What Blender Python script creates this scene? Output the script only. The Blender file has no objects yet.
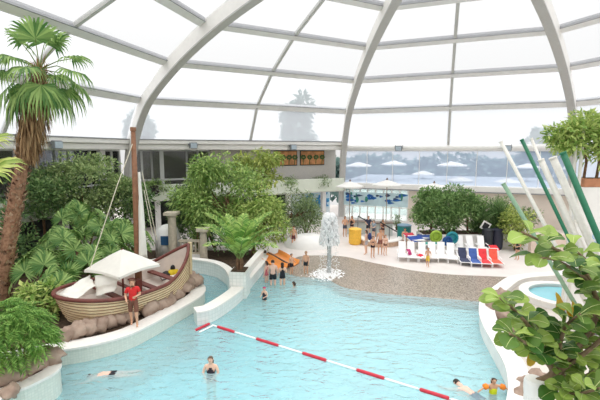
import bpy, bmesh, math, random
from mathutils import Vector, Matrix, noise
PI = math.pi
sc = bpy.context.scene
COL = sc.collection
random.seed(7)
R_ = random.random
def U(a, b): return a + (b - a) * random.random()

# ------------------------------------------------------------------ camera
H, FPX = 6.8, 390.0
PITCH = math.atan(49.5 / FPX)
cam = bpy.data.cameras.new('camera')
cam.sensor_width = 36; cam.lens = FPX / 600 * 36; cam.clip_end = 600
cam_o = bpy.data.objects.new('camera', cam); COL.objects.link(cam_o)
cam_o.location = (0, 0, H); cam_o.rotation_euler = (PI / 2 - PITCH, 0, 0)
sc.camera = cam_o
def ray(u, v):
    cx = (u - 300) / FPX; cy = (200 - v) / FPX; c, s = math.cos(PITCH), math.sin(PITCH)
    return Vector((cx, c + cy * s, -s + cy * c))
def at(u, v, z):                       # the point at height z seen at pixel u, v
    d = ray(u, v); t = (z - H) / d.z
    return Vector((d.x * t, d.y * t, z))
def aty(u, v, y):                      # the point at distance y seen at pixel u, v
    d = ray(u, v); t = y / d.y
    return Vector((d.x * t, y, H + d.z * t))

# ------------------------------------------------------------------ materials
MATS = {}
def srgb(c):
    return tuple((x / 255 / 12.92) if x / 255 <= .04045 else ((x / 255 + .055) / 1.055) ** 2.4 for x in c) + (1,)
def mat(name, rgb, rough=.6, var=.08, scale=8, bump=0., metal=0., spec=.4, rgb2=None, tex='noise', trans=0., island=0.):
    if name in MATS: return MATS[name]
    m = bpy.data.materials.new(name); m.use_nodes = True
    nt = m.node_tree; N = nt.nodes; L = nt.links
    b = N['Principled BSDF']; out = N['Material Output']
    b.inputs['Roughness'].default_value = rough; b.inputs['Metallic'].default_value = metal
    b.inputs['Specular IOR Level'].default_value = spec
    tc = N.new('ShaderNodeTexCoord')
    if tex == 'voronoi':
        t = N.new('ShaderNodeTexVoronoi'); t.inputs['Scale'].default_value = scale; fac = t.outputs['Color']; hgt = t.outputs['Distance']
    else:
        t = N.new('ShaderNodeTexNoise'); t.inputs['Scale'].default_value = scale; t.inputs['Detail'].default_value = 4
        fac = t.outputs['Fac']; hgt = fac
    L.new(tc.outputs['Object'], t.inputs['Vector'])
    c1 = srgb(rgb)
    if rgb2 is None:
        lo = tuple(max(0, x * (1 - var * 2)) for x in c1[:3]) + (1,); hi = tuple(min(1, x * (1 + var * 2)) for x in c1[:3]) + (1,)
    else: lo, hi = c1, srgb(rgb2)
    ramp = N.new('ShaderNodeValToRGB'); ramp.color_ramp.elements[0].color = lo; ramp.color_ramp.elements[1].color = hi
    ramp.color_ramp.elements[0].position = .25; ramp.color_ramp.elements[1].position = .75
    if island:
        g = N.new('ShaderNodeNewGeometry'); mx = N.new('ShaderNodeMath'); mx.operation = 'MULTIPLY_ADD'
        mx.inputs[1].default_value = island; L.new(g.outputs['Random Per Island'], mx.inputs[0])
        m2 = N.new('ShaderNodeMath'); m2.operation = 'MULTIPLY'; m2.inputs[1].default_value = 1 - island
        L.new(fac, m2.inputs[0]); L.new(m2.outputs[0], mx.inputs[2]); L.new(mx.outputs[0], ramp.inputs[0])
    else: L.new(fac, ramp.inputs[0])
    L.new(ramp.outputs[0], b.inputs['Base Color'])
    if bump:
        bp = N.new('ShaderNodeBump'); bp.inputs['Strength'].default_value = bump; bp.inputs['Distance'].default_value = .03
        L.new(hgt, bp.inputs['Height']); L.new(bp.outputs[0], b.inputs['Normal'])
    if trans:
        tr = N.new('ShaderNodeBsdfTranslucent'); L.new(ramp.outputs[0], tr.inputs['Color'])
        ms = N.new('ShaderNodeMixShader'); ms.inputs[0].default_value = trans
        L.new(b.outputs[0], ms.inputs[1]); L.new(tr.outputs[0], ms.inputs[2]); L.new(ms.outputs[0], out.inputs[0])
    MATS[name] = m; return m
def tile_mat(name, rgb, grout, size, rough=.35, var=.05):
    if name in MATS: return MATS[name]
    m = mat(name, rgb, rough, var); nt = m.node_tree; N = nt.nodes; L = nt.links; b = N['Principled BSDF']
    # square tiles from the object's own coordinates along the wall (length in UV x, height in UV y)
    tc = N.new('ShaderNodeTexCoord'); br = N.new('ShaderNodeTexBrick')
    br.offset = 0; br.inputs['Scale'].default_value = 1; br.inputs['Mortar Size'].default_value = size * .07
    br.inputs['Brick Width'].default_value = size; br.inputs['Row Height'].default_value = size
    c = srgb(rgb); br.inputs['Color1'].default_value = c; br.inputs['Color2'].default_value = tuple(x * (1 - var * 2) for x in c[:3]) + (1,)
    br.inputs['Mortar'].default_value = srgb(grout)
    L.new(tc.outputs['UV'], br.inputs['Vector']); L.new(br.outputs['Color'], b.inputs['Base Color'])
    return m
def glass_mat(name, milk, tint, gloss=0.):
    if name in MATS: return MATS[name]
    m = bpy.data.materials.new(name); m.use_nodes = True; nt = m.node_tree; N = nt.nodes; L = nt.links
    N.remove(N['Principled BSDF']); out = N['Material Output']
    t = N.new('ShaderNodeBsdfTransparent'); t.inputs[0].default_value = (.97, .98, .99, 1)
    d = N.new('ShaderNodeBsdfTranslucent'); d.inputs[0].default_value = srgb(tint)
    x = N.new('ShaderNodeMixShader'); x.inputs[0].default_value = milk
    L.new(t.outputs[0], x.inputs[1]); L.new(d.outputs[0], x.inputs[2]); last = x
    if gloss:
        g = N.new('ShaderNodeBsdfGlossy'); g.inputs['Roughness'].default_value = .03
        fr = N.new('ShaderNodeFresnel'); fr.inputs[0].default_value = 1.45
        y = N.new('ShaderNodeMixShader'); L.new(fr.outputs[0], y.inputs[0]); L.new(last.outputs[0], y.inputs[1]); L.new(g.outputs[0], y.inputs[2]); last = y
    L.new(last.outputs[0], out.inputs[0]); MATS[name] = m; return m

# ------------------------------------------------------------------ mesh collector
class MB:
    def __init__(s): s.v = []; s.f = []; s.uv = None
    def add(s, vs, fs):
        o = len(s.v); s.v += [tuple(p) for p in vs]; s.f += [tuple(i + o for i in f) for f in fs]; return s
    def box(s, c, d, rz=0., M=None):
        x, y, z = d[0] / 2, d[1] / 2, d[2] / 2
        P = [Vector((a, b, e)) for e in (-z, z) for b in (-y, y) for a in (-x, x)]
        if M is None: M = Matrix.Rotation(rz, 3, 'Z')
        c = Vector(c)
        return s.add([M @ p + c for p in P], [(0, 2, 3, 1), (4, 5, 7, 6), (0, 1, 5, 4), (2, 6, 7, 3), (0, 4, 6, 2), (1, 3, 7, 5)])
    def bar(s, a, b, w, h=None, up=(0, 0, 1)):           # square bar between two points
        a, b = Vector(a), Vector(b); d = (b - a); l = d.length; d.normalize(); h = h or w
        up = Vector(up)
        if abs(d.dot(up)) > .98: up = Vector((0, 1, 0))
        sx = d.cross(up).normalized(); sz = sx.cross(d)
        M = Matrix((sx, d, sz)).transposed()
        return s.box((a + b) / 2, (w, l, h), M=M)
    def tube(s, pts, rad, n=8, caps=True):
        pts = [Vector(p) for p in pts]; k = len(pts)
        if not hasattr(rad, '__len__'): rad = [rad] * k
        o = len(s.v); prev = None
        for i, p in enumerate(pts):
            d = (pts[min(i + 1, k - 1)] - pts[max(i - 1, 0)]).normalized()
            if prev is None: prev = Vector((1, 0, 0)) if abs(d.x) < .9 else Vector((0, 1, 0))
            x = (prev - d * prev.dot(d)).normalized(); y = d.cross(x); prev = x
            for j in range(n):
                a = 2 * PI * j / n; s.v.append(tuple(p + (x * math.cos(a) + y * math.sin(a)) * rad[i]))
        for i in range(k - 1):
            for j in range(n):
                a = o + i * n + j; b = o + i * n + (j + 1) % n; s.f.append((a, b, b + n, a + n))
        if caps:
            s.f.append(tuple(o + j for j in reversed(range(n)))); s.f.append(tuple(o + (k - 1) * n + j for j in range(n)))
        return s
    def lathe(s, prof, n=16, c=(0, 0, 0), cap=True):
        o = len(s.v); k = len(prof)
        for r, z in prof:
            for j in range(n):
                a = 2 * PI * j / n; s.v.append((c[0] + r * math.cos(a), c[1] + r * math.sin(a), c[2] + z))
        for i in range(k - 1):
            for j in range(n):
                a = o + i * n + j; b = o + i * n + (j + 1) % n; s.f.append((a, b, b + n, a + n))
        if cap:
            s.f.append(tuple(o + j for j in reversed(range(n)))); s.f.append(tuple(o + (k - 1) * n + j for j in range(n)))
        return s
    def ball(s, c, r, n=10, m=6, amp=0., sd=0.):
        c = Vector(c); r = Vector(r) if hasattr(r, '__len__') else Vector((r, r, r)); o = len(s.v)
        for i in range(m + 1):
            t = PI * i / m
            for j in range(n):
                a = 2 * PI * j / n; d = Vector((math.sin(t) * math.cos(a), math.sin(t) * math.sin(a), math.cos(t)))
                k = 1 + (amp * noise.noise(d * 1.7 + Vector((sd, sd * 2, 0))) if amp else 0)
                s.v.append((c.x + d.x * r.x * k, c.y + d.y * r.y * k, c.z + d.z * r.z * k))
        for i in range(m):
            for j in range(n):
                a = o + i * n + j; b = o + i * n + (j + 1) % n; s.f.append((a, a + n, b + n, b))
        return s
    def prism(s, poly, z0, z1):                           # extruded polygon
        n = len(poly)
        ar = sum(poly[i][0] * poly[(i + 1) % n][1] - poly[(i + 1) % n][0] * poly[i][1] for i in range(n))
        if ar < 0: poly = poly[::-1]
        o = len(s.v)
        s.v += [(p[0], p[1], z0) for p in poly] + [(p[0], p[1], z1) for p in poly]
        s.f.append(tuple(o + i for i in reversed(range(n)))); s.f.append(tuple(o + n + i for i in range(n)))
        for i in range(n): s.f.append((o + i, o + (i + 1) % n, o + n + (i + 1) % n, o + n + i))
        return s
    def build(s, name, m, parent=None, smooth=False, bevel=0., loc=None, clean=False):
        me = bpy.data.meshes.new(name); me.from_pydata(s.v, [], s.f); me.update()
        if s.uv:
            l = me.uv_layers.new(name='UVMap')
            for p in me.polygons:
                for li in p.loop_indices: l.data[li].uv = s.uv[me.loops[li].vertex_index]
        if clean:
            bm = bmesh.new(); bm.from_mesh(me); bmesh.ops.remove_doubles(bm, verts=bm.verts, dist=1e-4); bmesh.ops.recalc_face_normals(bm, faces=bm.faces); bm.to_mesh(me); bm.free()
        me.materials.append(m)
        if smooth:
            for p in me.polygons: p.use_smooth = True
        o = bpy.data.objects.new(name, me); COL.objects.link(o)
        if parent: o.parent = parent
        if loc is not None: o.location = loc
        if bevel:
            b = o.modifiers.new('bevel', 'BEVEL'); b.width = bevel; b.segments = 2; b.limit_method = 'ANGLE'
        return o
def tag(o, label, cat, group=None, kind=None):
    o['label'] = label; o['category'] = cat
    if group: o['group'] = group
    if kind: o['kind'] = kind
    return o
def thing(name, label, cat, loc=(0, 0, 0), rz=0., group=None):
    o = bpy.data.objects.new(name, None); COL.objects.link(o); o.location = loc; o.rotation_euler = (0, 0, rz)
    o.empty_display_size = .2
    return tag(o, label, cat, group)
def struct(name, mb, m, **k):
    o = mb.build(name, m, **k)
    if not k.get('parent'): o['kind'] = 'structure'
    return o
def copy_tree(o, parent=None):
    c = o.copy(); COL.objects.link(c)
    if parent: c.parent = parent
    for ch in list(o.children): copy_tree(ch, c)
    return c
def spline(pts, k=6):                                     # Catmull-Rom
    P = [Vector(p) for p in pts]; out = []
    for i in range(len(P) - 1):
        a, b, c, d = P[max(i - 1, 0)], P[i], P[i + 1], P[min(i + 2, len(P) - 1)]
        for j in range(k):
            t = j / k
            out.append(.5 * ((2 * b) + (c - a) * t + (2 * a - 5 * b + 4 * c - d) * t * t + (3 * b - a - 3 * c + d) * t ** 3))
    out.append(P[-1]); return out
_tn = [0]; _wn = [0]
def trim_name(): _tn[0] += 1; return 'trim_%d' % _tn[0]
def win_name(): _wn[0] += 1; return 'window_%d' % _wn[0]

M_steel = mat('painted_steel', (238, 235, 230), .5, .02, 3)
M_fascia = mat('fascia_white', (238, 236, 232), .5, .02, 3)
M_white = mat('white_plaster', (238, 236, 233), .7, .03, 2)
M_whitetile = tile_mat('white_tiles', (234, 235, 231), (212, 216, 212), .16)
M_mosaic = tile_mat('pale_mosaic', (222, 226, 216), (204, 212, 202), .08)
M_coping = mat('coping', (236, 232, 227), .6, .03, 9, .1)
M_deck = mat('deck_tiles', (222, 214, 209), .55, .025, 1.5)
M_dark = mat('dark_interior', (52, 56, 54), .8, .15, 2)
M_grey = mat('grey_metal', (120, 124, 126), .45, .05)
M_black = mat('black_plastic', (34, 36, 40), .5, .1)
M_rock = mat('boulder', (136, 114, 100), .85, .3, 3, .7, rgb2=(186, 164, 148))
M_soil = mat('soil', (78, 62, 48), .95, .3, 6, .6)
M_stone = mat('column_stone', (188, 178, 160), .8, .1, 5, .2)
# ------------------------------------------------------------------ dome
CX, CY = 5.77, 14.5
TH = [-1.694, -.878, -.062, .756, 1.572]
RINGS = [(24.6, 7.25), (22.4, 10.41), (18.9, 12.55), (14.83, 14.19), (10.4, 15.39), (5.2, 16.25)]
def DP(th, r, z): return Vector((CX + r * math.sin(th), CY + r * math.cos(th), z))
prof = spline([(25.7, -.1, 0), (25.4, 3.6, 0), (24.6, 7.25, 0), (22.4, 10.41, 0), (18.9, 12.55, 0), (14.83, 14.19, 0), (10.4, 15.39, 0), (5.2, 16.25, 0), (.4, 16.6, 0)], 5)
for j, th in enumerate(TH):
    mb = MB(); fl = MB(); n = len(prof)
    tg = Vector((math.cos(th), -math.sin(th), 0))
    outer = []; inner = []
    for i, p in enumerate(prof):
        a = prof[max(i - 1, 0)]; b = prof[min(i + 1, n - 1)]; d = (b - a).normalized()
        nr = Vector((-d.y, d.x))                                  # points to the inside in (r, z)
        if nr.x * (-p.x) + nr.y * (5 - p.y) < 0: nr = -nr
        outer.append(DP(th, p.x, p.y)); inner.append(DP(th, p.x + nr.x * .95, p.y + nr.y * .95))
    def web(A, B, w, m):
        o = len(m.v)
        for a, b in zip(A, B): m.v += [tuple(a - tg * w), tuple(a + tg * w), tuple(b + tg * w), tuple(b - tg * w)]
        for i in range(len(A) - 1):
            for k in range(4): m.f.append((o + i * 4 + k, o + i * 4 + (k + 1) % 4, o + i * 4 + 4 + (k + 1) % 4, o + i * 4 + 4 + k))
        m.f += [(o, o + 1, o + 2, o + 3), tuple(o + (len(A) - 1) * 4 + k for k in (3, 2, 1, 0))]
    web(outer, inner, .2, mb)
    rib = struct(trim_name(), mb, M_steel, clean=True)
    web([q.lerp(p, .08) for p, q in zip(outer, inner)], [q.lerp(p, -.02) for p, q in zip(outer, inner)], .26, fl)
    fl.build('flange', mat('flange_grey', (188, 186, 182), .5, .03), rib, clean=True)
M_ring = mat('purlin_paint', (234, 233, 231), .5, .02, 3)
M_seal = mat('seal_grey', (150, 151, 154), .6, .04)
for k in range(1, 6):
    r, z = RINGS[k]
    for j in range(4):
        a, b = DP(TH[j], r, z), DP(TH[j + 1], r, z)
        rr = (RINGS[k - 1][0] - RINGS[min(k + 1, 5)][0], RINGS[min(k + 1, 5)][1] - RINGS[k - 1][1])
        th = (TH[j] + TH[j + 1]) / 2
        up = Vector((-math.sin(th) * rr[0], -math.cos(th) * rr[0], rr[1])).normalized()
        o = struct(trim_name(), MB().bar(a, b, .24, .52, up), M_ring)
        MB().bar(a + up * .28, b + up * .28, .3, .05, up).build('seal', M_seal, o)
for j in range(4):                                                # slim bars halfway along each bay
    P = [(DP(TH[j], r, z) + DP(TH[j + 1], r, z)) / 2 for r, z in RINGS]
    mb = MB()
    for a, b in zip(P[:-1], P[1:]): mb.bar(a, b, .2, .2)
    struct(trim_name(), mb, mat('slim_bar', (196, 196, 192), .5, .03))
G_sky = glass_mat('dome_glass', .12, (250, 250, 252))
G_haze = glass_mat('hazed_glass', .3, (247, 250, 255))
G_mist = glass_mat('misted_glass', .42, (244, 248, 255))
G_low = glass_mat('lower_glass', .5, (220, 233, 255))
for j in range(4):
    for k in range(5):
        (r0, z0), (r1, z1) = RINGS[k], RINGS[k + 1]
        q = [DP(TH[j], r0, z0), DP(TH[j + 1], r0, z0), DP(TH[j + 1], r1, z1), DP(TH[j], r1, z1)]
        struct(win_name(), MB().add(q, [(0, 1, 2, 3)]), (G_mist, G_haze, G_sky, G_sky, G_sky)[k])

# chord frames: t along the bay, n outward
class Chord:
    def __init__(s, a, b):
        s.a = Vector((a[0], a[1], 0)); d = Vector((b[0], b[1], 0)) - s.a; s.L = d.length; s.d = d / s.L; s.n = Vector((-s.d.y, s.d.x, 0)); s.rz = math.atan2(s.d.y, s.d.x)
    def p(s, t, n, z): q = s.a + s.d * t + s.n * n; q.z = z; return q
    def box(s, mb, t0, t1, n0, n1, z0, z1): return mb.box(s.p((t0 + t1) / 2, (n0 + n1) / 2, (z0 + z1) / 2), (abs(t1 - t0), abs(n1 - n0), z1 - z0), s.rz)
    def tu(s, u, n=0.):                                            # t where the line of sight of column u meets the chord
        k = (u - 300) / FPX / (math.cos(PITCH) + .08 * math.sin(PITCH))
        o = s.a + s.n * n                                          # (o.x + t dx) = k (o.y + t dy)
        return (k * o.y - o.x) / (s.d.x - k * s.d.y)
RE = [DP(t, 24.6, 0) for t in TH]
C0, C1, C2, C3 = [Chord(RE[j], RE[j + 1]) for j in range(4)]
# left gallery building: two storeys under the roof edge, bays C0 and C1
for ci, c in enumerate((C0, C1)):
    mb = MB(); c.box(mb, -.2, c.L + .2, -.25, .7, 6.85, 7.3); fas = struct(trim_name(), mb, M_fascia, bevel=.1)
    mb = MB(); c.box(mb, -.2, c.L + .2, -.45, .6, 7.3, 7.62); mb.build('roof_lip', M_fascia, fas, bevel=.05)
    mb = MB(); c.box(mb, -.2, c.L + .2, -.5, .55, 7.62, 7.68); mb.build('drip_edge', M_seal, fas)
    mb = MB(); c.box(mb, 0, c.L, .4, 9, 6.95, 7.25); struct('roof' if ci == 0 else 'roof.001', mb, M_fascia)
    mb = MB(); c.box(mb, 0, c.L, -.1, 9, 2.75, 3.05); struct('floor_gallery' if ci == 0 else 'floor_gallery.001', mb, M_white)
    mb = MB(); c.box(mb, 0, c.L, -.35, -.1, 2.85, 4.1); pa = struct('wall_gallery_parapet' if ci == 0 else 'wall_gallery_parapet.001', mb, mat('parapet_green', (222, 228, 212), .6, .03, 1.5), bevel=.03)
    mb = MB(); c.box(mb, 0, c.L, -.1, .35, 3.05, 3.85); mb.build('planter_trough', M_soil, pa)
    mb = MB(); c.box(mb, 0, c.L, 5.0, 5.2, 3.05, 6.95); struct('wall_gallery_back' if ci == 0 else 'wall_gallery_back.001', mb, mat('gallery_wall', (112, 110, 104), .8, .06))
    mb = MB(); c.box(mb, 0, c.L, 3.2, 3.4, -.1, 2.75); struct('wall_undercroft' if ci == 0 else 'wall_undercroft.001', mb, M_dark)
    for q in range(5):
        t = c.L * (q + .5) / 5
        mb = MB(); c.box(mb, t - .2, t + .2, .2, .6, -.1, 2.75); struct('pillar' + ('' if q + ci == 0 else '.%03d' % (q + ci * 5)), mb, M_white)
def pane(c, u0, u1, n, z0, z1, bars=1, fr=.09, col=None, rail=None):
    t0, t1 = c.tu(u0, n), c.tu(u1, n); mb = MB()
    for t in [t0 + (t1 - t0) * i / bars for i in range(bars + 1)]: c.box(mb, t - fr / 2, t + fr / 2, n - .05, n + .05, z0, z1)
    for z in (z0 + fr / 2, z1 - fr / 2) + ((rail,) if rail else ()): c.box(mb, t0, t1, n - .05, n + .05, z - fr / 2, z + fr / 2)
    o = struct(win_name(), mb, col or mat('window_frame', (206, 208, 206), .5, .03))
    g = MB(); c.box(g, t0, t1, n - .012, n + .012, z0, z1); g.build('pane', glass_mat('window_glass', .06, (200, 205, 205), 1), o)
M_frame_d = mat('window_frame', (206, 208, 206), .5, .03)
for (u0, u1, b) in ((-60, -8, 2), (-8, 55, 3), (55, 69, 2), (69, 90, 1), (90, 99, 1)): pane(C0, u0, u1, 1.1, 3.05, 6.9, b, .12, rail=4.3)
for (u0, u1, b) in ((104, 120, 2),): pane(C0, u0, u1, 1.1, 3.05, 6.9, b, .16)
for (u0, u1, b) in ((132, 152, 2), (152, 161, 1), (163, 187, 1), (187, 198, 1), (198, 210, 1)): pane(C1, u0, u1, 1.1, 3.05, 6.9, b, .16, rail=4.4)
mb = MB(); C1.box(mb, C1.tu(210, 1.1), C1.tu(271, 1.1), 1.0, 1.2, 3.05, 6.9); struct('wall_gallery_panel', mb, mat('panel_grey', (176, 170, 160), .7, .05, 2))
mb = MB(); C1.box(mb, C1.tu(271, 1.1), C1.L, 1.3, 1.5, 3.05, 6.9); struct('wall_gallery_white', mb, mat('gallery_light', (206, 202, 196), .7, .03))
mb = MB(); C0.box(mb, C0.tu(99, 1.1), C0.tu(104, 1.1), .9, 1.3, 3.05, 6.9); struct('pillar.010', mb, M_white)
M_paint = mat('painted_panel', (214, 150, 96), .7, .2, 1.6, rgb2=(70, 104, 62))
for i, (u0, u1) in enumerate(((274, 297), (300, 324))):
    t0, t1 = C1.tu(u0, 1.25), C1.tu(u1, 1.25)
    mb = MB(); C1.box(mb, t0, t1, 1.2, 1.28, 5.35, 6.8)
    o = tag(mb.build('wall_painting', M_dark), ('green and orange painting on the gallery wall, left of the pair', 'green and orange painting on the gallery wall, right one nearest the white post')[i], 'painting', 'paintings on the gallery wall')
    mb = MB(); C1.box(mb, t0 + .08, t1 - .08, 1.17, 1.2, 5.43, 6.72); mb.build('canvas', mat('painting_ground', (196, 140, 92), .7, .2, 2.5), o)
    for q in range(4):
        t = t0 + .3 + (t1 - t0 - .6) * q / 3; mb = MB()
        mb.tube([C1.p(t, 1.16, 5.45), C1.p(t + .03, 1.16, 6.0)], .04, 6)
        for a in range(7): mb.ball(C1.p(t + .2 * math.cos(a), 1.155, 6.15 + .14 * math.sin(a)), (.13, .02, .12), 7, 4)
        mb.build('painted_tree', mat('painted_green', (76, 104, 60), .8, .2, 5), o)
# blue mural on the ground floor wall by the white post
mb = MB(); C1.box(mb, C1.tu(291, 2), C1.L - .2, 2.0, 2.2, -.1, 2.75); struct('wall_mural', mb, mat('mural_wall', (206, 216, 220), .7, .04))
tm = thing('wall_mural_painting', 'blue splash mural painted on the ground floor wall below the gallery', 'mural')
mb = MB(); C1.box(mb, C1.tu(305, 2), C1.L - .3, 1.95, 2.0, .9, 2.6); mb.build('ground_panel', mat('mural_pale', (190, 214, 226), .7, .05), tm)
random.seed(3)
for q in range(42):
    mb = MB(); t = U(C1.tu(306, 2), C1.L - .5); z = U(1.05, 2.45)
    c = C1.p(t, 1.93, z); a = U(.1, .34); b = U(.06, .2); o = len(mb.v)
    k = 9; ring = [c + C1.d * (a * (1 + .3 * R_()) * math.cos(2 * PI * i / k)) + Vector((0, 0, b * (1 + .4 * R_()) * math.sin(2 * PI * i / k))) for i in range(k)]
    ring = [p + C1.n * -.004 * (q % 5) for p in ring]
    mb.add(ring + [p + C1.n * .03 for p in ring], [tuple(range(k))] + [(i, (i + 1) % k, k + (i + 1) % k, k + i) for i in range(k)])
    mb.build('blue_shape', mat('mural_blue', (34, 96, 168), .6, .3, 2, rgb2=(60, 160, 196)), tm)

# right bays: white ring beam, glass, terrace edge
for ci, c in enumerate((C2, C3)):
    mb = MB(); mb.tube([c.p(0, 0, 7.02), c.p(c.L, 0, 7.02)], .3, 12); struct(trim_name(), mb, M_fascia, smooth=True)
    mb = MB(); c.box(mb, 0, c.L, -.3, .25, 3.1, 3.65); te = struct(trim_name(), mb, M_fascia, bevel=.08)
    mb = MB(); c.box(mb, 0, c.L, -.34, -.28, 3.05, 3.14); mb.build('drip_edge', M_seal, te)
    g = MB(); g.add([c.p(0, 0, 3.65), c.p(c.L, 0, 3.65), c.p(c.L, 0, 7.0), c.p(0, 0, 7.0)], [(0, 1, 2, 3)]); struct(win_name(), g, G_low)
    mb = MB()
    for q in range(1, 8): c.box(mb, c.L * q / 8 - .025, c.L * q / 8 + .025, -.03, .03, 3.65, 7.0)
    struct(trim_name(), mb, M_fascia)
    mb = MB(); c.box(mb, -1, c.L + 1, .25, 18, 3.1, 3.4); struct('floor_terrace' if ci == 0 else 'floor_terrace.001', mb, mat('terrace_paving_haze', (150, 160, 170), .7, .06))  # paving tinted blue-grey, haze over the terrace put into its colour
# floodlights on the ring
M_lens = mat('lamp_lens', (176, 190, 200), .15, .05)
def flood(c, u, z, label):
    t = c.tu(u, -.5); th = thing('floodlight', label, 'lamp', c.p(t, -.55, z), c.rz, 'floodlights along the ring beam')
    MB().box((0, 0, .0), (.62, .3, .5)).build('housing', M_grey, th, bevel=.06)
    MB().box((0, -.17, -.02), (.5, .04, .38)).build('lens', M_lens, th)
    MB().bar((-.34, 0, .0), (-.34, .3, .3), .05).bar((.34, 0, 0), (.34, .3, .3), .05).build('bracket', M_grey, th)
flood(C0, 58, 7.15, 'grey floodlight on the roof edge beside the tall palm trunk')
flood(C1, 194, 7.2, 'grey floodlight on the roof edge above the white-framed windows')
flood(C1, 293, 7.1, 'grey floodlight on the roof edge above the paintings')
flood(C2, 398, 7.0, 'grey floodlight on the ring beam above the white parasols')
flood(C2, 506, 7.0, 'grey floodlight on the ring beam by the white slanted pole')
# ground floor front under the terrace: frieze, glazing
tK = C2.tu(409, 0)
mb = MB()
for q in range(9): c = C2; c.box(mb, .3 + (tK - .3) * q / 8 - .06, .3 + (tK - .3) * q / 8 + .06, -.06, .06, -.1, 3.1)
C2.box(mb, .3, tK, -.05, .05, 1.28, 1.36)
o = struct(win_name(), mb, M_fascia)
g = MB(); C2.box(g, .3, tK, -.01, .01, -.1, 3.1); g.build('pane', glass_mat('kiosk_glass', .25, (214, 232, 232), 1), o)
mb = MB(); C2.box(mb, 0, C2.L, 3.5, 3.7, -.1, 3.1); struct('wall_kiosk_back', mb, mat('kiosk_back', (206, 220, 216), .7, .05, 1.2))
for q in range(3):                                                # unseen fill lamps, added to brighten the dark kiosk
    p = C2.p(1.2 + q * 2.4, 1.6, 3.02); cl = thing('added_fill_light', ('added fill lamp inside the kiosk, left one by the white post', 'added fill lamp inside the kiosk, middle one', 'added fill lamp inside the kiosk, right one')[q], 'lamp', p, C2.rz, 'added fill lamps in the kiosk'); MB().box((0, 0, .03), (1.3, .6, .06)).build('housing', M_fascia, cl)
    la = bpy.data.lights.new('lamp', 'AREA'); la.shape = 'RECTANGLE'; la.size = 1.2; la.size_y = .5; la.energy = 90; lo = bpy.data.objects.new('lamp', la); COL.objects.link(lo); lo.location = p + Vector((0, 0, -.03)); lo.rotation_euler = (0, 0, C2.rz)  # area light added to lift the interior, no known fixture

mb = MB(); C2.box(mb, tK, C2.L, .0, .2, -.1, 3.1); struct('wall_beige', mb, mat('beige_wall', (220, 208, 196), .7, .03, 1.5))
mb = MB(); C3.box(mb, 0, C3.L, .0, .2, -.1, 3.1); struct('wall_beige.001', mb, MATS['beige_wall'])
fz = thing('painted_frieze', 'blue and green sea-life frieze across the glazed front below the terrace', 'frieze')
mb = MB(); C2.box(mb, .2, tK, -.12, -.07, 1.42, 2.72); mb.build('frieze_panel', mat('frieze_ground', (192, 216, 222), .5, .1, 1.2), fz)
random.seed(11)
for nm, m_, cnt in (('blue_wave', mat('frieze_blue', (30, 98, 170), .5, .2, 2), 18), ('green_weed', mat('frieze_green', (60, 132, 116), .5, .2, 2), 8), ('dark_fish', mat('frieze_navy', (44, 68, 102), .5, .2, 2), 7)):
    for q in range(cnt):
        mb = MB()
        t = U(.4, tK - .4); z = U(1.6, 2.55); a = U(.18, .5) if nm != 'green_weed' else U(.08, .16); b = U(.06, .16) if nm != 'green_weed' else U(.2, .4)
        k = 10; off = -.13 - .003 * (q % 4)
        ring = [C2.p(t + a * math.cos(2 * PI * i / k), off, min(2.7, max(1.45, z + b * math.sin(2 * PI * i / k) + .05 * math.sin(5 * i)))) for i in range(k)]
        mb.add(ring + [p + C2.n * .04 for p in ring], [tuple(range(k))] + [(i, (i + 1) % k, k + (i + 1) % k, k + i) for i in range(k)])
        mb.build(nm, m_, fz)


# ------------------------------------------------------------------ pool, decks, walls
PEB = [(-.75, 21.2), (-.55, 20.78), (0, 20.11), (.7, 20.0), (1.32, 19.8), (1.97, 18.45), (3.0, 17.9), (4.21, 17.53), (6.38, 17.04), (8.3, 16.5)]
DECKE = [(-1.9, 22.9), (-.61, 23.4), (0, 24.3), (1.4, 24.5), (2.87, 24.2), (4.1, 23.1), (5.25, 22.2), (6.6, 21.2), (8.19, 20.61), (10.3, 20.3), (13.0, 19.9)]
def dist_poly(x, y, P):
    best = 1e9
    for (a, b), (c, d) in zip(P[:-1], P[1:]):
        ex, ey = c - a, d - b; t = max(0, min(1, ((x - a) * ex + (y - b) * ey) / (ex * ex + ey * ey))); best = min(best, math.hypot(x - a - t * ex, y - b - t * ey))
    return best
mb = MB(); X0, X1, Y0, Y1, ST = -12., 14., 2., 25., .5
nx, ny = int((X1 - X0) / ST) + 1, int((Y1 - Y0) / ST) + 1
for j in range(ny):
    for i in range(nx):
        x, y = X0 + i * ST, Y0 + j * ST
        k_ = max(0, min(1, (1.5 - x) / 5.5)); z = -min(1.45, .3 + .022 * dist_poly(x, y, PEB) + 1.0 * k_ * k_ * (3 - 2 * k_) * min(1, .25 + .12 * dist_poly(x, y, PEB)))
        mb.v.append((x, y, z))
for j in range(ny - 1):
    for i in range(nx - 1): a = j * nx + i; mb.f.append((a, a + 1, a + nx + 1, a + nx))
mb.uv = [(p[0], p[1]) for p in mb.v]
struct('floor_pool', mb, tile_mat('pool_floor_tiles', (236, 244, 244), (222, 236, 238), .3, .5), smooth=True)
beach = MB(); n = 40
A = spline([(p[0], p[1], 0) for p in PEB], 8); B = spline([(p[0], p[1], 0) for p in DECKE], 8)
def resample(P, n):
    L = [0]
    for a, b in zip(P[:-1], P[1:]): L.append(L[-1] + (b - a).length)
    out = []; i = 0
    for k in range(n):
        s = L[-1] * k / (n - 1)
        while i < len(P) - 2 and L[i + 1] < s: i += 1
        out.append(P[i].lerp(P[i + 1], (s - L[i]) / max(1e-9, L[i + 1] - L[i])))
    return out
A = resample(A, n); B = resample(B, n)
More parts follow.
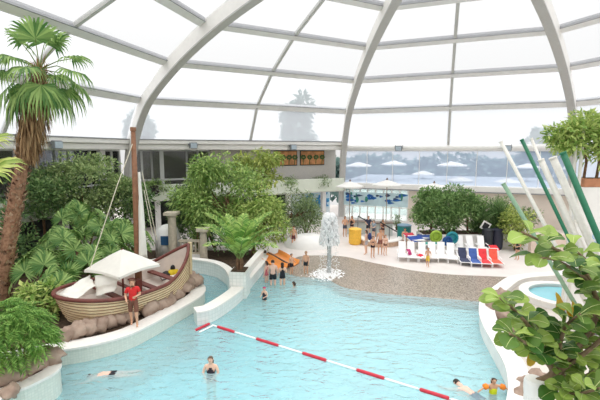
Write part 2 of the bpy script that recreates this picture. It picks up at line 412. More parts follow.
for a, b in zip(A, B):
    for k in range(9):
        t = (0, .015, .16, .3, .45, .6, .75, .88, 1)[k]; p = a.lerp(b, t); p.z = -.5 if k == 0 else (.006 if k > 1 else -.02) + .08 * t
        beach.v.append(tuple(p))
    
for i in range(n - 1):
    for k in range(8): a = i * 9 + k; beach.f.append((a, a + 9, a + 10, a + 1))
M_pebble = mat('pebble_mosaic', (128, 116, 102), .22, .2, 22, .25, rgb2=(172, 160, 146), tex='voronoi')
struct('floor_beach', beach, M_pebble, smooth=True)
# water: transparent surface with fine ripples, absorbing volume
wm = bpy.data.materials.new('pool_water'); wm.use_nodes = True; nt = wm.node_tree; N = nt.nodes; L = nt.links
N.remove(N['Principled BSDF']); out = N['Material Output']
tr = N.new('ShaderNodeBsdfTransparent'); gl = N.new('ShaderNodeBsdfGlossy'); gl.inputs['Roughness'].default_value = .06
tc = N.new('ShaderNodeTexCoord'); mp = N.new('ShaderNodeMapping'); mp.inputs['Scale'].default_value = (1, 1.9, 1); mp.inputs['Rotation'].default_value = (0, 0, .35)
L.new(tc.outputs['Object'], mp.inputs[0])
n1 = N.new('ShaderNodeTexNoise'); n1.inputs['Scale'].default_value = 2.2; n1.inputs['Detail'].default_value = 3; n1.inputs['Distortion'].default_value = .8; L.new(mp.outputs[0], n1.inputs['Vector'])
bp = N.new('ShaderNodeBump'); bp.inputs['Strength'].default_value = 1; bp.inputs['Distance'].default_value = .11; L.new(n1.outputs['Fac'], bp.inputs['Height'])
fr = N.new('ShaderNodeFresnel'); fr.inputs[0].default_value = 1.33; L.new(bp.outputs[0], fr.inputs['Normal']); L.new(bp.outputs[0], gl.inputs['Normal'])
mx = N.new('ShaderNodeMixShader'); L.new(fr.outputs[0], mx.inputs[0]); L.new(tr.outputs[0], mx.inputs[1]); L.new(gl.outputs[0], mx.inputs[2]); df = N.new('ShaderNodeBsdfDiffuse'); df.inputs[0].default_value = srgb((204, 236, 241)); m3 = N.new('ShaderNodeMixShader'); m3.inputs[0].default_value = .42
L.new(bp.outputs[0], df.inputs['Normal']); L.new(tr.outputs[0], m3.inputs[1]); L.new(df.outputs[0], m3.inputs[2]); L.new(m3.outputs[0], mx.inputs[1])
L.new(mx.outputs[0], out.inputs['Surface'])
va = N.new('ShaderNodeVolumeAbsorption'); va.inputs['Color'].default_value = (.0, .88, .94, 1); va.inputs['Density'].default_value = .5; L.new(va.outputs[0], out.inputs['Volume'])
WPOLY = [(-5.2, 5.0), (-6.1, 6.9), (-7.3, 8.78), (-7.0, 9.4), (-6.72, 10.05), (-7.0, 10.6), (-7.83, 11.55), (-6.75, 12.0), (-5.95, 12.62), (-5.45, 13.45), (-5.0, 14.5), (-4.55, 15.6), (-4.3, 16.5), (-4.42, 17.4), (-5.0, 18.25), (-5.7, 18.75), (-7.2, 19.2), (-8.4, 20.3), (-7.6, 21.2), (-6.4, 21.25), (-5.3, 20.9), (-4.45, 20.3), (-3.8, 19.3), (-3.4, 18.2), (-3.2, 17.1), (-3.55, 16.1), (-4.1, 15.05), (-4.02, 14.5), (-3.5, 14.85), (-3.05, 15.8), (-2.7, 16.9), (-2.5, 18.3), (-2.3, 19.6), (-2.1, 20.9), (-1.95, 22.6)] + DECKE[:-1] + [(10.69, 18.94), (9.23, 17.62), (7.87, 16.11), (7.11, 14.74), (6.64, 13.4), (6.32, 11.94), (6.05, 10.75), (5.6, 9.7), (5.0, 8.7), (4.5, 7.5), (4.2, 6)]
wb = MB().prism(WPOLY, -1.5, 0)
tag(wb.build('pool_water', wm), 'clear turquoise pool water with fine ripples', 'water', None, 'stuff')

def ring_wall(name, pts, w, z0, z1, m_side, side=1, cop=True, smooth_k=6):
    """a curved wall: outer line pts, thickness w to the left (side=1) or right; coping on top"""
    P = spline([(p[0], p[1], 0) for p in pts], smooth_k) if smooth_k else [Vector((p[0], p[1], 0)) for p in pts]
    n = len(P); Q = []
    for i in range(n):
        d = (P[min(i + 1, n - 1)] - P[max(i - 1, 0)]).normalized(); Q.append(P[i] + Vector((-d.y, d.x, 0)) * w * side)
    mb = MB(); s = 0; uv = []
    for i in range(n):
        if i: s += (P[i] - P[i - 1]).length
        for q, z in ((P[i], z0), (P[i], z1), (Q[i], z1), (Q[i], z0)): mb.v.append((q.x, q.y, z))
        uv += [(s, z0), (s, z1), (s, z1 + w), (s, z1 + w + z1 - z0)]
    for i in range(n - 1):
        for k in range(4): a = i * 4 + k; b = i * 4 + (k + 1) % 4; mb.f.append((a, b, b + 4, a + 4) if side > 0 else (a, a + 4, b + 4, b))
    mb.f += [(0, 1, 2, 3), tuple((n - 1) * 4 + k for k in (3, 2, 1, 0))]
    mb.uv = uv
    o = struct(name, mb, m_side)
    if cop:
        cb = MB(); ov = .04
        for i in range(n):
            d = (Q[i] - P[i]).normalized()
            for q, z in ((P[i] - d * ov, z1), (P[i] - d * ov, z1 + .07), (Q[i] + d * ov, z1 + .07), (Q[i] + d * ov, z1)): cb.v.append((q.x, q.y, z))
        for i in range(n - 1):
            for k in range(4): a = i * 4 + k; b = i * 4 + (k + 1) % 4; cb.f.append((a, a + 4, b + 4, b))
        cb.f += [(0, 1, 2, 3), tuple((n - 1) * 4 + k for k in (3, 2, 1, 0))]
        cb.build('coping', M_coping, o, clean=True)
    return P, Q
# boat island
ISL = [(-9.6, 10.7), (-8.6, 11.15), (-7.83, 11.55), (-6.75, 12.0), (-5.95, 12.62), (-5.45, 13.45), (-5.0, 14.5), (-4.55, 15.6), (-4.3, 16.5), (-4.42, 17.4), (-5.0, 18.25), (-5.7, 18.75), (-7.2, 19.2)]
P, Q = ring_wall('wall_island', ISL, .55, -1.5, .48, M_mosaic, 1)
poly = [(q.x, q.y) for q in Q] + [(-9.0, 19.6), (-30, 22), (-30, 11.2), (-11, 10.9)]
struct('floor_island', MB().prism(poly, -1.5, .5), M_soil)
# land behind the channel and the peninsula
LAND = [(-30, 22.2), (-9, 20.6), (-8.3, 20.9), (-7.65, 21.35), (-6.35, 21.42), (-5.2, 21.05), (-4.3, 20.42), (-3.65, 19.4), (-3.25, 18.35), (-2.95, 18.0), (-2.7, 18.4), (-2.5, 19.6), (-2.3, 20.9), (-2.2, 22.6), (-2.2, 25), (-30, 25)]
struct('floor_land', MB().prism(LAND, -1.5, .3), M_soil)
ring_wall('wall_channel', [(-8.4, 20.6), (-7.6, 21.2), (-6.4, 21.25), (-5.3, 20.9), (-4.45, 20.3), (-3.8, 19.3), (-3.4, 18.2)], .3, -1.5, .72, M_whitetile, 1)
ring_wall('wall_peninsula', [(-4.02, 14.5), (-3.5, 14.85), (-3.05, 15.8), (-2.7, 16.9), (-2.5, 18.3), (-2.3, 19.6), (-2.1, 20.9), (-1.95, 22.6), (-1.9, 23.2)], .5, -1.5, .5, M_whitetile, 1)
mb = MB().box((-2.83, 17.75, .0), (.78, .85, 2.5), -.1); mb.uv = [(p[0] + p[1], p[2]) for p in mb.v]
pb = struct('wall_palm_box', mb, M_whitetile)
MB().box((-2.83, 17.75, 1.26), (.66, .73, .06), -.1).build('soil', M_soil, pb)
ring_wall('wall_peninsula_back', [(-2.62, 18.2), (-2.48, 19.6), (-2.32, 20.9), (-2.15, 22.4)], .25, .4, .95, M_whitetile, 1)
# near left planter
PL = [(-5.2, 5.0), (-6.1, 6.9), (-7.3, 8.78), (-7.0, 9.4), (-6.72, 10.05), (-7.0, 10.6), (-8.0, 11.0)]
P, Q = ring_wall('wall_planter', PL, .35, -1.5, .72, M_mosaic, 1)
struct('floor_planter', MB().prism([(q.x, q.y) for q in Q] + [(-12, 11.5), (-30, 11), (-30, 4), (-6, 4)], -1.5, .74), mat('planter_ground', (168, 140, 128), .85, .25, 2, .5))
# right curved curb with the small upper pool behind
CURB = [(14.5, 19.75), (12.6, 19.5), (10.69, 18.94), (9.23, 17.62), (7.87, 16.11), (7.11, 14.74), (6.64, 13.4), (6.32, 11.94), (6.05, 10.75), (5.6, 9.7), (5.0, 8.7), (4.5, 7.5), (4.2, 6)]
P, Q = ring_wall('wall_curb', CURB, .5, -1.5, .5, M_white, 1)
struct('floor_right', MB().prism([(q.x, q.y) for q in Q] + [(8, 4), (30, 4), (30, 19.9), (16, 20.2)], -1.5, .3), mat('pale_ground', (204, 196, 186), .7, .05, 1.2))
# decks
DK = spline([(p[0], p[1], 0) for p in DECKE], 4)
struct('floor_deck', MB().prism([(p.x, p.y) for p in DK] + [(15, 19.9), (34, 19.9), (34, 48), (-34, 48), (-34, 24.9), (-2.2, 24.9)], -.4, .09), M_deck)
# sky and lights
w = bpy.data.worlds.new('overcast'); sc.world = w; w.use_nodes = True; nt = w.node_tree; N = nt.nodes; L = nt.links
bg = N['Background']; tc = N.new('ShaderNodeTexCoord'); sp = N.new('ShaderNodeSeparateXYZ'); L.new(tc.outputs['Generated'], sp.inputs[0])
mr = N.new('ShaderNodeMapRange'); mr.inputs['From Min'].default_value = 0; mr.inputs['From Max'].default_value = 1; mr.inputs['To Min'].default_value = .84; mr.inputs['To Max'].default_value = 3.3
cl_ = N.new('ShaderNodeClamp'); pw = N.new('ShaderNodeMath'); pw.operation = 'POWER'; pw.inputs[1].default_value = 2.5; L.new(sp.outputs['Z'], cl_.inputs[0]); L.new(cl_.outputs[0], pw.inputs[0]); L.new(pw.outputs[0], mr.inputs['Value']); L.new(mr.outputs[0], bg.inputs['Strength']); bg.inputs['Color'].default_value = (1, .995, .985, 1)
sc.cycles.use_denoising = True
sc.cycles.transparent_max_bounces = 24; sc.cycles.max_bounces = 8; sc.cycles.diffuse_bounces = 4
sc.view_settings.view_transform = 'Standard'; sc.view_settings.look = 'None'; sc.view_settings.gamma = 1; sc.view_settings.exposure = 0
# ------------------------------------------------------------------ plants
def leafmat(name, a, b, tr=.3, rough=.5): return mat(name, a, rough, .1, 1.2, rgb2=b, trans=tr, island=.6, spec=.3)
L_mid = leafmat('leaf_mid', (98, 132, 70), (172, 198, 122))
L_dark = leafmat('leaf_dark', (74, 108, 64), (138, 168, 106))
L_light = leafmat('leaf_light', (126, 162, 76), (202, 214, 132))
L_yellow = leafmat('leaf_yellow', (128, 152, 70), (196, 204, 118))
L_fan = leafmat('leaf_fan', (78, 122, 62), (164, 194, 116))
L_palm = leafmat('leaf_palm', (98, 146, 64), (186, 210, 116))
L_fig = leafmat('leaf_fig', (60, 100, 40), (158, 182, 88), .25, .35)
L_grey = leafmat('leaf_greygreen', (96, 122, 76), (160, 178, 128))
L_dead = leafmat('leaf_dead', (120, 92, 62), (186, 156, 116), .15, .8)
M_bark = mat('bark', (116, 88, 66), .9, .25, 7, .6)
M_palmbark = mat('palm_bark', (116, 82, 60), .9, .3, 9, .6, rgb2=(176, 140, 112))
M_stem = mat('green_stem', (120, 138, 76), .6, .15, 4)
UP = Vector((0, 0, 1))
def rv():
    while 1:
        v = Vector((U(-1, 1), U(-1, 1), U(-1, 1)))
        if .05 < v.length < 1: return v.normalized()
def leaf(mb, p, d, n, L, W, cup=.15):
    d = d.normalized(); s = d.cross(n)
    if s.length < 1e-3: s = d.cross(Vector((.3, .5, .8)))
    s.normalize(); m = p + d * L * .45; k = s.cross(d) * (W * cup)
    o = len(mb.v); mb.v += [tuple(p), tuple(m + s * W / 2 + k), tuple(p + d * L - k), tuple(m - s * W / 2 + k)]
    mb.f.append((o, o + 1, o + 2, o + 3))
def crown(mb, c, r, n, L, W, droop=.3, lumps=24, lump=.42, inner=.55, zmin=-1):
    c = Vector(c); r = Vector(r); S = []
    while len(S) < lumps:
        d = rv()
        if d.z < zmin: continue
        k = U(inner, .86); S.append((Vector((d.x * r.x * k, d.y * r.y * k, d.z * r.z * k)), U(.7, 1.15) * lump))
    for i in range(n):
        q, s = S[i % lumps]; d = rv()
        if d.z < -.3 and R_() < .6: d.z = -d.z
        rad = s * (R_() ** .35); p = q + Vector((d.x * r.x, d.y * r.y, d.z * r.z)) * rad
        out = (d + rv() * .7 + Vector((0, 0, -droop))).normalized()
        leaf(mb, c + p, out, (d + UP * .6 + rv() * .4).normalized(), L * U(.7, 1.25), W * U(.7, 1.25))
def bush(name, label, cat, base, c, r, n, L, W, m, group=None, stems=4, **k):
    base = Vector(base); t = thing(name, label, cat, base, group=group)
    mb = MB(); crown(mb, Vector(c) - base, r, n, L, W, **k); mb.build('foliage', m, t)
    sb = MB(); cc = Vector(c) - base
    for i in range(stems):
        a = 2 * PI * i / stems + .4; e = cc + Vector((math.cos(a) * r[0] * .5, math.sin(a) * r[1] * .5, r[2] * .1))
        sb.tube([(.06 * math.cos(a), .06 * math.sin(a), -.05), (e.x * .45, e.y * .45, e.z * .5), e], [.06, .045, .02], 6)
    sb.build('stem', M_bark, t); return t
def fan(mb, hub, d, n, R, arc=4.4, seg=26, droop=.35, w=1.0):
    d = d.normalized(); n = (n - d * n.dot(d)).normalized(); s = n.cross(d)
    for i in range(seg):
        a = -arc / 2 + arc * (i + .5) / seg; q = (d * math.cos(a) + s * math.sin(a)).normalized(); t = n.cross(q)
        l = R * (.8 + .2 * math.cos(a * .6)) * U(.93, 1.05); ww = l * .62 * math.tan(arc / seg / 2) * w
        lift = n * (.1 * l); g = Vector((0, 0, -1)) * droop * l * .8
        p1 = hub + q * l * .55 + lift * .6 + g * .12; p2 = hub + q * l * .82 + lift * .4 + g * .45; p3 = hub + q * l * .97 + g * 1.0
        k = n * (ww * .35 * (1 if i % 2 else -1))
        o = len(mb.v)
        mb.v += [tuple(hub), tuple(p1 + t * ww + k), tuple(p1 - t * ww - k), tuple(p2 + t * ww * .5 + k), tuple(p2 - t * ww * .5 - k), tuple(p3)]
        mb.f += [(o, o + 1, o + 2), (o + 1, o + 3, o + 4, o + 2), (o + 3, o + 5, o + 4)]
def fan_frond(root, m, base, az, el, pl, R, droop=.35, arc=4.4, seg=26, hang=0., face=False):
    d = Vector((math.cos(az) * math.cos(el), math.sin(az) * math.cos(el), math.sin(el))); base = Vector(base)
    mid = base + d * pl * .55; hub = base + d * pl + Vector((0, 0, -.12 * pl - hang))
    mb = MB(); d2 = (hub - mid).normalized(); side = d2.cross(UP).normalized(); n = side.cross(d2)
    if face:                                                     # blade held upright, facing outwards
        h = Vector((math.cos(az), math.sin(az), 0)); n = (h * .8 + UP * (.35 + .5 * math.sin(el)) + rv() * .2).normalized(); d2 = (UP * .8 + h * .4 - n * (UP * .8 + h * .4).dot(n)).normalized()
    fan(mb, hub, d2, n, R, arc, seg, droop)
    o = mb.build('frond', m, root)
    MB().tube([base, mid, hub], [.028, .02, .014], 5).build('petiole', M_stem, o)
    return o
def pin_frond(root, m, base, az, el, L, ll, droop=.5, nl=26, w=.045, vee=.35):
    base = Vector(base); h = Vector((math.cos(az), math.sin(az), 0)); pts = []
    for i in range(9):
        t = i / 8; e = el - droop * 1.9 * t ** 1.5
        pts.append(pts[-1] + (h * math.cos(e) + UP * math.sin(e)) * L / 8 if pts else base)
    mb = MB(); side = h.cross(UP)
    for i in range(nl):
        t = .12 + .88 * (i + .5) / nl; k = min(7, int(t * 8)); f = t * 8 - k; p = pts[k].lerp(pts[k + 1], f); d = (pts[k + 1] - pts[k]).normalized()
        l = ll * (math.sin(PI * min(.97, .25 + .72 * t)) ** .7)
        up = side.cross(d)
        for s in (-1, 1):
            q = (d * .75 + side * s + up * vee + rv() * .1).normalized()
            m1 = p + q * l * .5 - UP * .02 * l; e = p + q * l - UP * l * .3; tt = q.cross(up).normalized() * w * .5
            o = len(mb.v); mb.v += [tuple(p - tt * .5), tuple(p + tt * .5), tuple(m1 + tt), tuple(m1 - tt), tuple(e)]
            mb.f += [(o, o + 1, o + 2, o + 3), (o + 3, o + 2, o + 4)]
    o = mb.build('frond', m, root)
    MB().tube(pts, [.03 - .003 * i for i in range(9)], 5).build('midrib', M_stem, o)
    return o

# tall fan palm, left
random.seed(21)
B0 = at(2, 300, .5); T0 = aty(40, 72, B0.y + .3)
tp = thing('fan_palm', 'tall fan palm with shaggy brown trunk at the left edge', 'palm', B0)
pts = [(0, 0, -.1)] + [tuple(aty(u, v, B0.y + .1 * i) - B0) for i, (u, v) in enumerate(((6, 262), (13, 215), (22, 165), (29, 128)))] + [tuple(T0 - B0)]
ps = spline(pts, 6); mb = MB(); mb.tube(ps, [.30 - .10 * (i / (len(ps) - 1)) for i in range(len(ps))], 12); mb.build('trunk', M_palmbark, tp)
mb = MB()
for k in range(520):                                             # old leaf bases on the trunk
    t = R_() ** .9 * .97 * (len(ps) - 1); i = min(int(t), len(ps) - 2); p = ps[i].lerp(ps[i + 1], t - i); a = U(0, 2 * PI); d = Vector((math.cos(a), math.sin(a), 0))
    r = .29 - .10 * t / (len(ps) - 1); leaf(mb, p + d * r * .95, (d * U(.5, 1.1) + UP * U(.4, 1) + rv() * .3), d, U(.16, .3), U(.1, .17))
mb.build('leaf_bases', mat('leaf_base', (104, 74, 56), .9, .2, 5, rgb2=(204, 176, 150), island=.7), tp)['kind'] = 'stuff'
mb = MB(); Tl = Vector(pts[-1])
for k in range(1500):                                            # skirt of dead fronds below the crown
    a = U(0, 2 * PI); h = R_(); d = Vector((math.cos(a), math.sin(a), 0)); i = max(0, int(len(ps) - 1 - h * 8)); p = ps[i]
    rr = .25 + .62 * (1 - h) ** .6 * U(.3, 1); leaf(mb, p + d * rr * .8 + UP * U(-.2, .2) + Vector((0, 0, -.3)), (d * .12 - UP + rv() * .15), d, U(.4, .85), U(.03, .07))
mb.build('dead_skirt', L_dead, tp)
mb = MB()
for k in range(120):
    a = U(0, 2 * PI); d = Vector((math.cos(a), math.sin(a), 0)); leaf(mb, Tl + d * .12 + UP * U(-.5, .35), (d * .3 + UP * U(-.5, .8)), d, U(.25, .5), U(.04, .08))
mb.build('dead_stubs', leafmat('leaf_stub', (130, 84, 58), (196, 150, 112), .1, .8), tp)
for az, el, pl, R, dr, hg in [(1.4, 1.3, 1.35, 1.15, .25, 0), (3.3, 1.1, 1.25, 1.05, .4, 0), (.2, 1.05, 1.3, 1.05, .4, 0), (-1.2, 1.3, 1.3, 1.2, .3, 0), (0.1, .45, 1.4, .95, .6, 0), (-.3, .1, 1.6, .95, .9, .1), (.5, -.1, 1.2, .9, .9, .2), (3.0, .55, 1.2, .9, .7, 0), (3.5, .1, 1.2, .9, .9, .15), (2.6, -.2, 1.2, .9, .9, .2),
        (-1.0, -.3, 1.05, 1.0, 1., .3), (-1.7, -.45, 1.0, 1.0, 1., .3), (-2.4, -.3, 1.1, 1.0, 1., .3), (-1.4, .1, 1.1, .9, .9, .1), (-2.0, .3, 1.1, .9, .8, 0), (-.6, -.55, .9, 1.0, 1., .3), (-2.8, -.55, .95, 1.0, 1., .35), (1.6, .1, 1.1, .95, .8, 0), (1.0, -.3, 1.1, .95, .9, .2), (2.1, -.4, 1.1, .95, .9, .2), (.1, -.65, .9, .95, 1., .3), (3.1, -.7, .9, .95, 1., .3)]:
    fan_frond(tp, L_fan, Tl + Vector((0, 0, .1)), az, el, pl, R * .92, dr, 4.0, 24, hg)
# near fan leaves reaching in at the left edge
random.seed(5)
Bn = Vector((-6.7, 6.0, .74)); np_ = thing('fan_palm', 'yellow-green fan palm with only leaf tips reaching in at the left edge', 'palm', Bn)
MB().tube([(0, 0, -.1), (.05, 0, 2.2), (0, .05, 4.9)], [.2, .17, .13], 10).build('trunk', M_palmbark, np_)
for u, v, yy, R, az, el in ((6, 150, 6.1, .62, .05, .15), (10, 176, 5.8, .66, -.2, -.25), (-30, 132, 6.4, .85, .25, .35), (-60, 190, 6.0, .7, -.6, -.2), (-110, 120, 6.3, .8, 2.2, .5)):
    hub = aty(u - 29, v - 2, yy) - Bn; b = Vector((0, .05, 4.85)); d = (hub - b); pl = d.length
    mb = MB(); dd = (d.normalized() + Vector((.6, 0, -.1))).normalized(); s = dd.cross(UP).normalized()
    fan(mb, hub, dd, (s.cross(dd) + Vector((0, -.55, 0))).normalized(), R, 2.6, 20, .25, 1.1)
    o = mb.build('frond', L_yellow, np_); MB().tube([b, b + d * .5 + Vector((0, 0, .08)), hub], [.03, .024, .016], 5).build('petiole', M_stem, o)
# feathery shrub bottom left
random.seed(8)
Bs = at(22, 372, .74); sh = thing('feathery_shrub', 'dense feathery green shrub on the rock planter, bottom left corner', 'shrub', Bs)
mb = MB()
for k in range(520):                                             # sprays of needle leaves
    d = rv(); d.z = abs(d.z) * 1.1 - .25; p = Vector((-.32 + d.x * .98 * U(.55, 1), d.y * .9 * U(.5, 1), 1.0 + d.z * 1.25 * U(.6, 1)))
    ax = (Vector((d.x, d.y, .15)) + rv() * .35).normalized()
    for j in range(15):
        t = j / 14; q = p + ax * .42 * t - UP * .3 * t * t
        for s_ in (-1, 1):
            sd = ax.cross(UP).normalized() * s_; leaf(mb, q, (sd * .8 + ax * .7 - UP * .45 + rv() * .2), UP + rv() * .3, U(.13, .2), .028)
mb.build('foliage', leafmat('leaf_feather', (84, 134, 58), (160, 198, 104), .35), sh)
mb = MB()
for k in range(9):
    a = 2 * PI * k / 9; mb.tube([(.05 * math.cos(a), .05 * math.sin(a), -.05), (.35 * math.cos(a), .3 * math.sin(a), .7), (.75 * math.cos(a) - .1, .65 * math.sin(a), 1.3)], [.04, .03, .012], 5)
mb.build('stem', M_bark, sh)

# broad shrubs behind the fan palms (left)
random.seed(31)
for nm, lab, u, v, y, rx, rz, z, n, m in (
        ('broad_shrub', 'broad rounded green shrub below the gallery windows, right of the tall palm', 82, 190, 23.5, 3.2, 2.0, 3.4, 8200, leafmat('leaf_olive', (108, 136, 82), (178, 194, 134))),
        ('broad_shrub', 'dark green shrub low behind the tall palm trunk', 42, 200, 22., 2.0, 1.7, 2.8, 3400, L_dark),
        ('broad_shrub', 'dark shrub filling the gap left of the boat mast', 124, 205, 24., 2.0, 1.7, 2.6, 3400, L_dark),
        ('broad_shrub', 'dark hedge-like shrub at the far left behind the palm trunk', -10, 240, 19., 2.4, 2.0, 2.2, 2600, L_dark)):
    c = aty(u, v, y); bush(nm, lab, 'shrub', (c.x, c.y, .5), (c.x, c.y, max(c.z, .5 + rz * .8)), (rx, rx * .75, rz), n, .24, .1, m, 'broad shrubs behind the boat', zmin=-.7, lumps=40, lump=.32, droop=.1)
# clump of fan palms behind the boat
random.seed(77)
spots = [(62, 238, 17.6, .95, 'fan palm with bright leaves left of the boat bow, nearest the tall trunk'), (98, 225, 19.4, .95, 'fan palm with raised leaves above the canopy\'s left corner'),
         (88, 262, 17.2, .95, 'low fan palm just behind the draped white cloth'), (120, 232, 20.0, .9, 'fan palm right behind the boat mast rope'), (40, 262, 16.4, .9, 'fan palm low beside the tall palm trunk'),
         (75, 213, 20.5, .9, 'pale fan palm highest in the clump behind the boat'), (132, 238, 20.6, .8, 'fan palm half hidden behind the mast'), (58, 285, 15.2, .8, 'lowest fan palm, left of the boat bow at water level'), (106, 250, 18.6, .9, 'fan palm directly above the white canopy peak')]
for u, v, y, R, lab in spots:
    c = aty(u, v, y); b = Vector((c.x, c.y, .5)); t = thing('low_fan_palm', lab, 'palm', b, group='low fan palms behind the boat'); hgt = max(.5, c.z - .5 - .55)
    MB().tube([(0, 0, -.05), (.03, 0, hgt * .5), (0, 0, hgt)], [.11, .1, .08], 8).build('trunk', M_palmbark, t)
    for k in range(10):
        az = 2 * PI * k * .618 + U(-.2, .2); el = 1.25 - 1.2 * (k / 9) + U(-.1, .1)
        fan_frond(t, L_fan, (0, 0, hgt), az, el, U(.75, 1.2), R * U(.7, .95), .13, 5.2, 28, 0, True)
# lighter low plants by the bow
c = at(40, 318, .5)
bush('leafy_shrub', 'light green leafy shrub between the feathery shrub and the boat bow', 'shrub', (c.x, c.y, .5), (c.x, c.y, 1.2), (.9, .7, .8), 700, .26, .12, L_light)
random.seed(12)
# large tree mass in the middle
for nm, lab, cat, base, c_uv, y, r, n, L, W, m in (
        ('leafy_tree', 'tall light green tree with fine drooping leaves in the middle', 'tree', (-3.7, 24.6), (219, 196), 24.6, (3.0, 1.9, 3.0), 9500, .3, .11, leafmat('leaf_fresh', (112, 148, 76), (190, 212, 130))),
        ('leafy_tree', 'yellow-green tree arching over the potted palm, right half of the tree mass', 'tree', (-3.0, 23.8), (258, 220), 23.4, (2.0, 1.4, 2.1), 5200, .26, .09, L_light),
        ('leafy_tree', 'thin pale tree rising to the gallery in front of the paintings', 'tree', (-3.0, 28.6), (258, 168), 27.6, (2.0, 1.2, 1.5), 1900, .36, .14, L_yellow),
        ('leafy_tree', 'wispy grey-green tree left of the fountain', 'tree', (-1.4, 30.), (296, 212), 29., (2.0, 1.4, 2.1), 3800, .26, .08, L_grey),
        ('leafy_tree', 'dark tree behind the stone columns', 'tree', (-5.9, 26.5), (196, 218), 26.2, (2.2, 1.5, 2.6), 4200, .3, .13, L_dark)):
    c = aty(*c_uv, y)
    t = thing(nm, lab, cat, (base[0], base[1], .09), group='trees before the gallery')
    o = Vector((base[0], base[1], .09)); mb = MB(); crown(mb, c - o, r, n, L, W, droop=.7, lumps=30, lump=.34, inner=.5, zmin=-.85); mb.build('foliage', m, t)
    cc = c - o; mb = MB(); mb.tube([(0, 0, -.1), (cc.x * .3, cc.y * .3, cc.z * .45), (cc.x * .8, cc.y * .8, cc.z * .9)], [.13, .1, .05], 8)
    for k in range(6):
        a = k * 1.05; mb.tube([(cc.x * .5, cc.y * .5, cc.z * .6), (cc.x + r[0] * .3 * math.cos(a), cc.y + r[1] * .3 * math.sin(a), cc.z), (cc.x + r[0] * .7 * math.cos(a), cc.y + r[1] * .7 * math.sin(a), cc.z + r[2] * .3 * math.sin(k))], [.06, .04, .015], 5)
    mb.build('trunk', M_bark, t)
# low shrub under the tree mass, one by the beach
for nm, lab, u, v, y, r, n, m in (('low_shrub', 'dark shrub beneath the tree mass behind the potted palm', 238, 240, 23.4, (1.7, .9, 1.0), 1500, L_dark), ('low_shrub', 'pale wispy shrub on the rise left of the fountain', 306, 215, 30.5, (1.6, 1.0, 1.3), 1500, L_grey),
        ('low_shrub', 'ivy-covered shrub on the short column by the balustrade', 199, 232, 22.9, (.5, .4, .9), 500, L_mid)):
    c = aty(u, v, y); bush(nm, lab, 'shrub', (c.x, c.y, .3), c, r, n, .2, .08, m, None, 3, lump=.4)
# palm on the white planter
random.seed(45)
pp = thing('feather_palm', 'bright green feather palm in the white tiled planter by the channel', 'palm', (-2.83, 17.75, 1.29))
for k in range(6):
    a = k * 1.05; MB().tube([(.1 * math.cos(a), .1 * math.sin(a), -.04), (.14 * math.cos(a), .14 * math.sin(a), .3), (.1 * math.cos(a), .1 * math.sin(a), .62)], [.05, .05, .035], 6).build('stalk', M_bark, pp)
for k in range(17):
    az = 2 * PI * k * .618; q = k / 16; pin_frond(pp, L_palm, (.08 * math.cos(az), .08 * math.sin(az), .5), az, 1.5 - .6 * q, U(2.3, 2.8), U(.5, .7), .40 + .2 * q, 26, .075)
# hedge tree on the right
random.seed(52)
c = aty(449, 212, 27.3)
t = thing('hedge_tree', 'broad round-topped green hedge tree behind the white sunloungers', 'tree', (c.x, c.y, .55))
mb = MB(); o = Vector((c.x, c.y, .55)); crown(mb, Vector((0, 0, c.z - .35)), (2.75, 1.0, 1.7), 11000, .24, .11, .3, 56, .3, .55, zmin=-.95); mb.build('foliage', leafmat('leaf_hedge', (96, 134, 78), (162, 192, 124)), t)
for k in range(3):
    mb = MB().tube([(-1.3 + 1.3 * k, 0, 0), (-1.2 + 1.3 * k, .05, .6), (-1.3 + 1.3 * k, 0, c.z - .3)], [.09, .07, .05], 7); mb.build('trunk', M_bark, t)
for x, lab, m in ((478, 'spiky dark plant at the right end of the hedge', L_dark), (497, 'taller spiky dark plant behind the black bins', L_dark)):
    c = aty(x, 232, 27.3); t = thing('spiky_plant', lab, 'plant', (c.x, c.y, .55), group='spiky plants behind the bins')
    mb = MB()
    for k in range(480):
        d = rv(); d.z = abs(d.z) + .35; leaf(mb, Vector((U(-.4, .4), U(-.25, .25), U(.2, 2.1))), d, rv(), U(.7, 1.3), .08)
    mb.build('foliage', m, t); MB().tube([(0, 0, -.05), (.03, 0, 1), (0, 0, 2.0)], [.08, .07, .04], 6).build('stem', M_bark, t)
c = aty(517, 228, 25.8); bush('leafy_shrub', 'pale yellow-green shrub beside the low beige wall on the right', 'shrub', (c.x, c.y, .09), (c.x, c.y, 1.7), (1.0, .8, 1.5), 1500, .24, .1, L_yellow)
c = aty(512, 205, 31.); bush('leafy_shrub', 'grey-green bush below the slanted poles, against the far wall', 'shrub', (c.x, c.y, .09), (c.x, c.y, 1.9), (2.4, 1.0, 1.5), 1800, .26, .1, L_grey)
c = aty(397, 225, 31.); bush('potted_shrub', 'small dark green shrub at the end of the kiosk front', 'shrub', (c.x, c.y, .45), (c.x, c.y, 1.1), (.35, .35, .55), 260, .18, .07, L_dark)
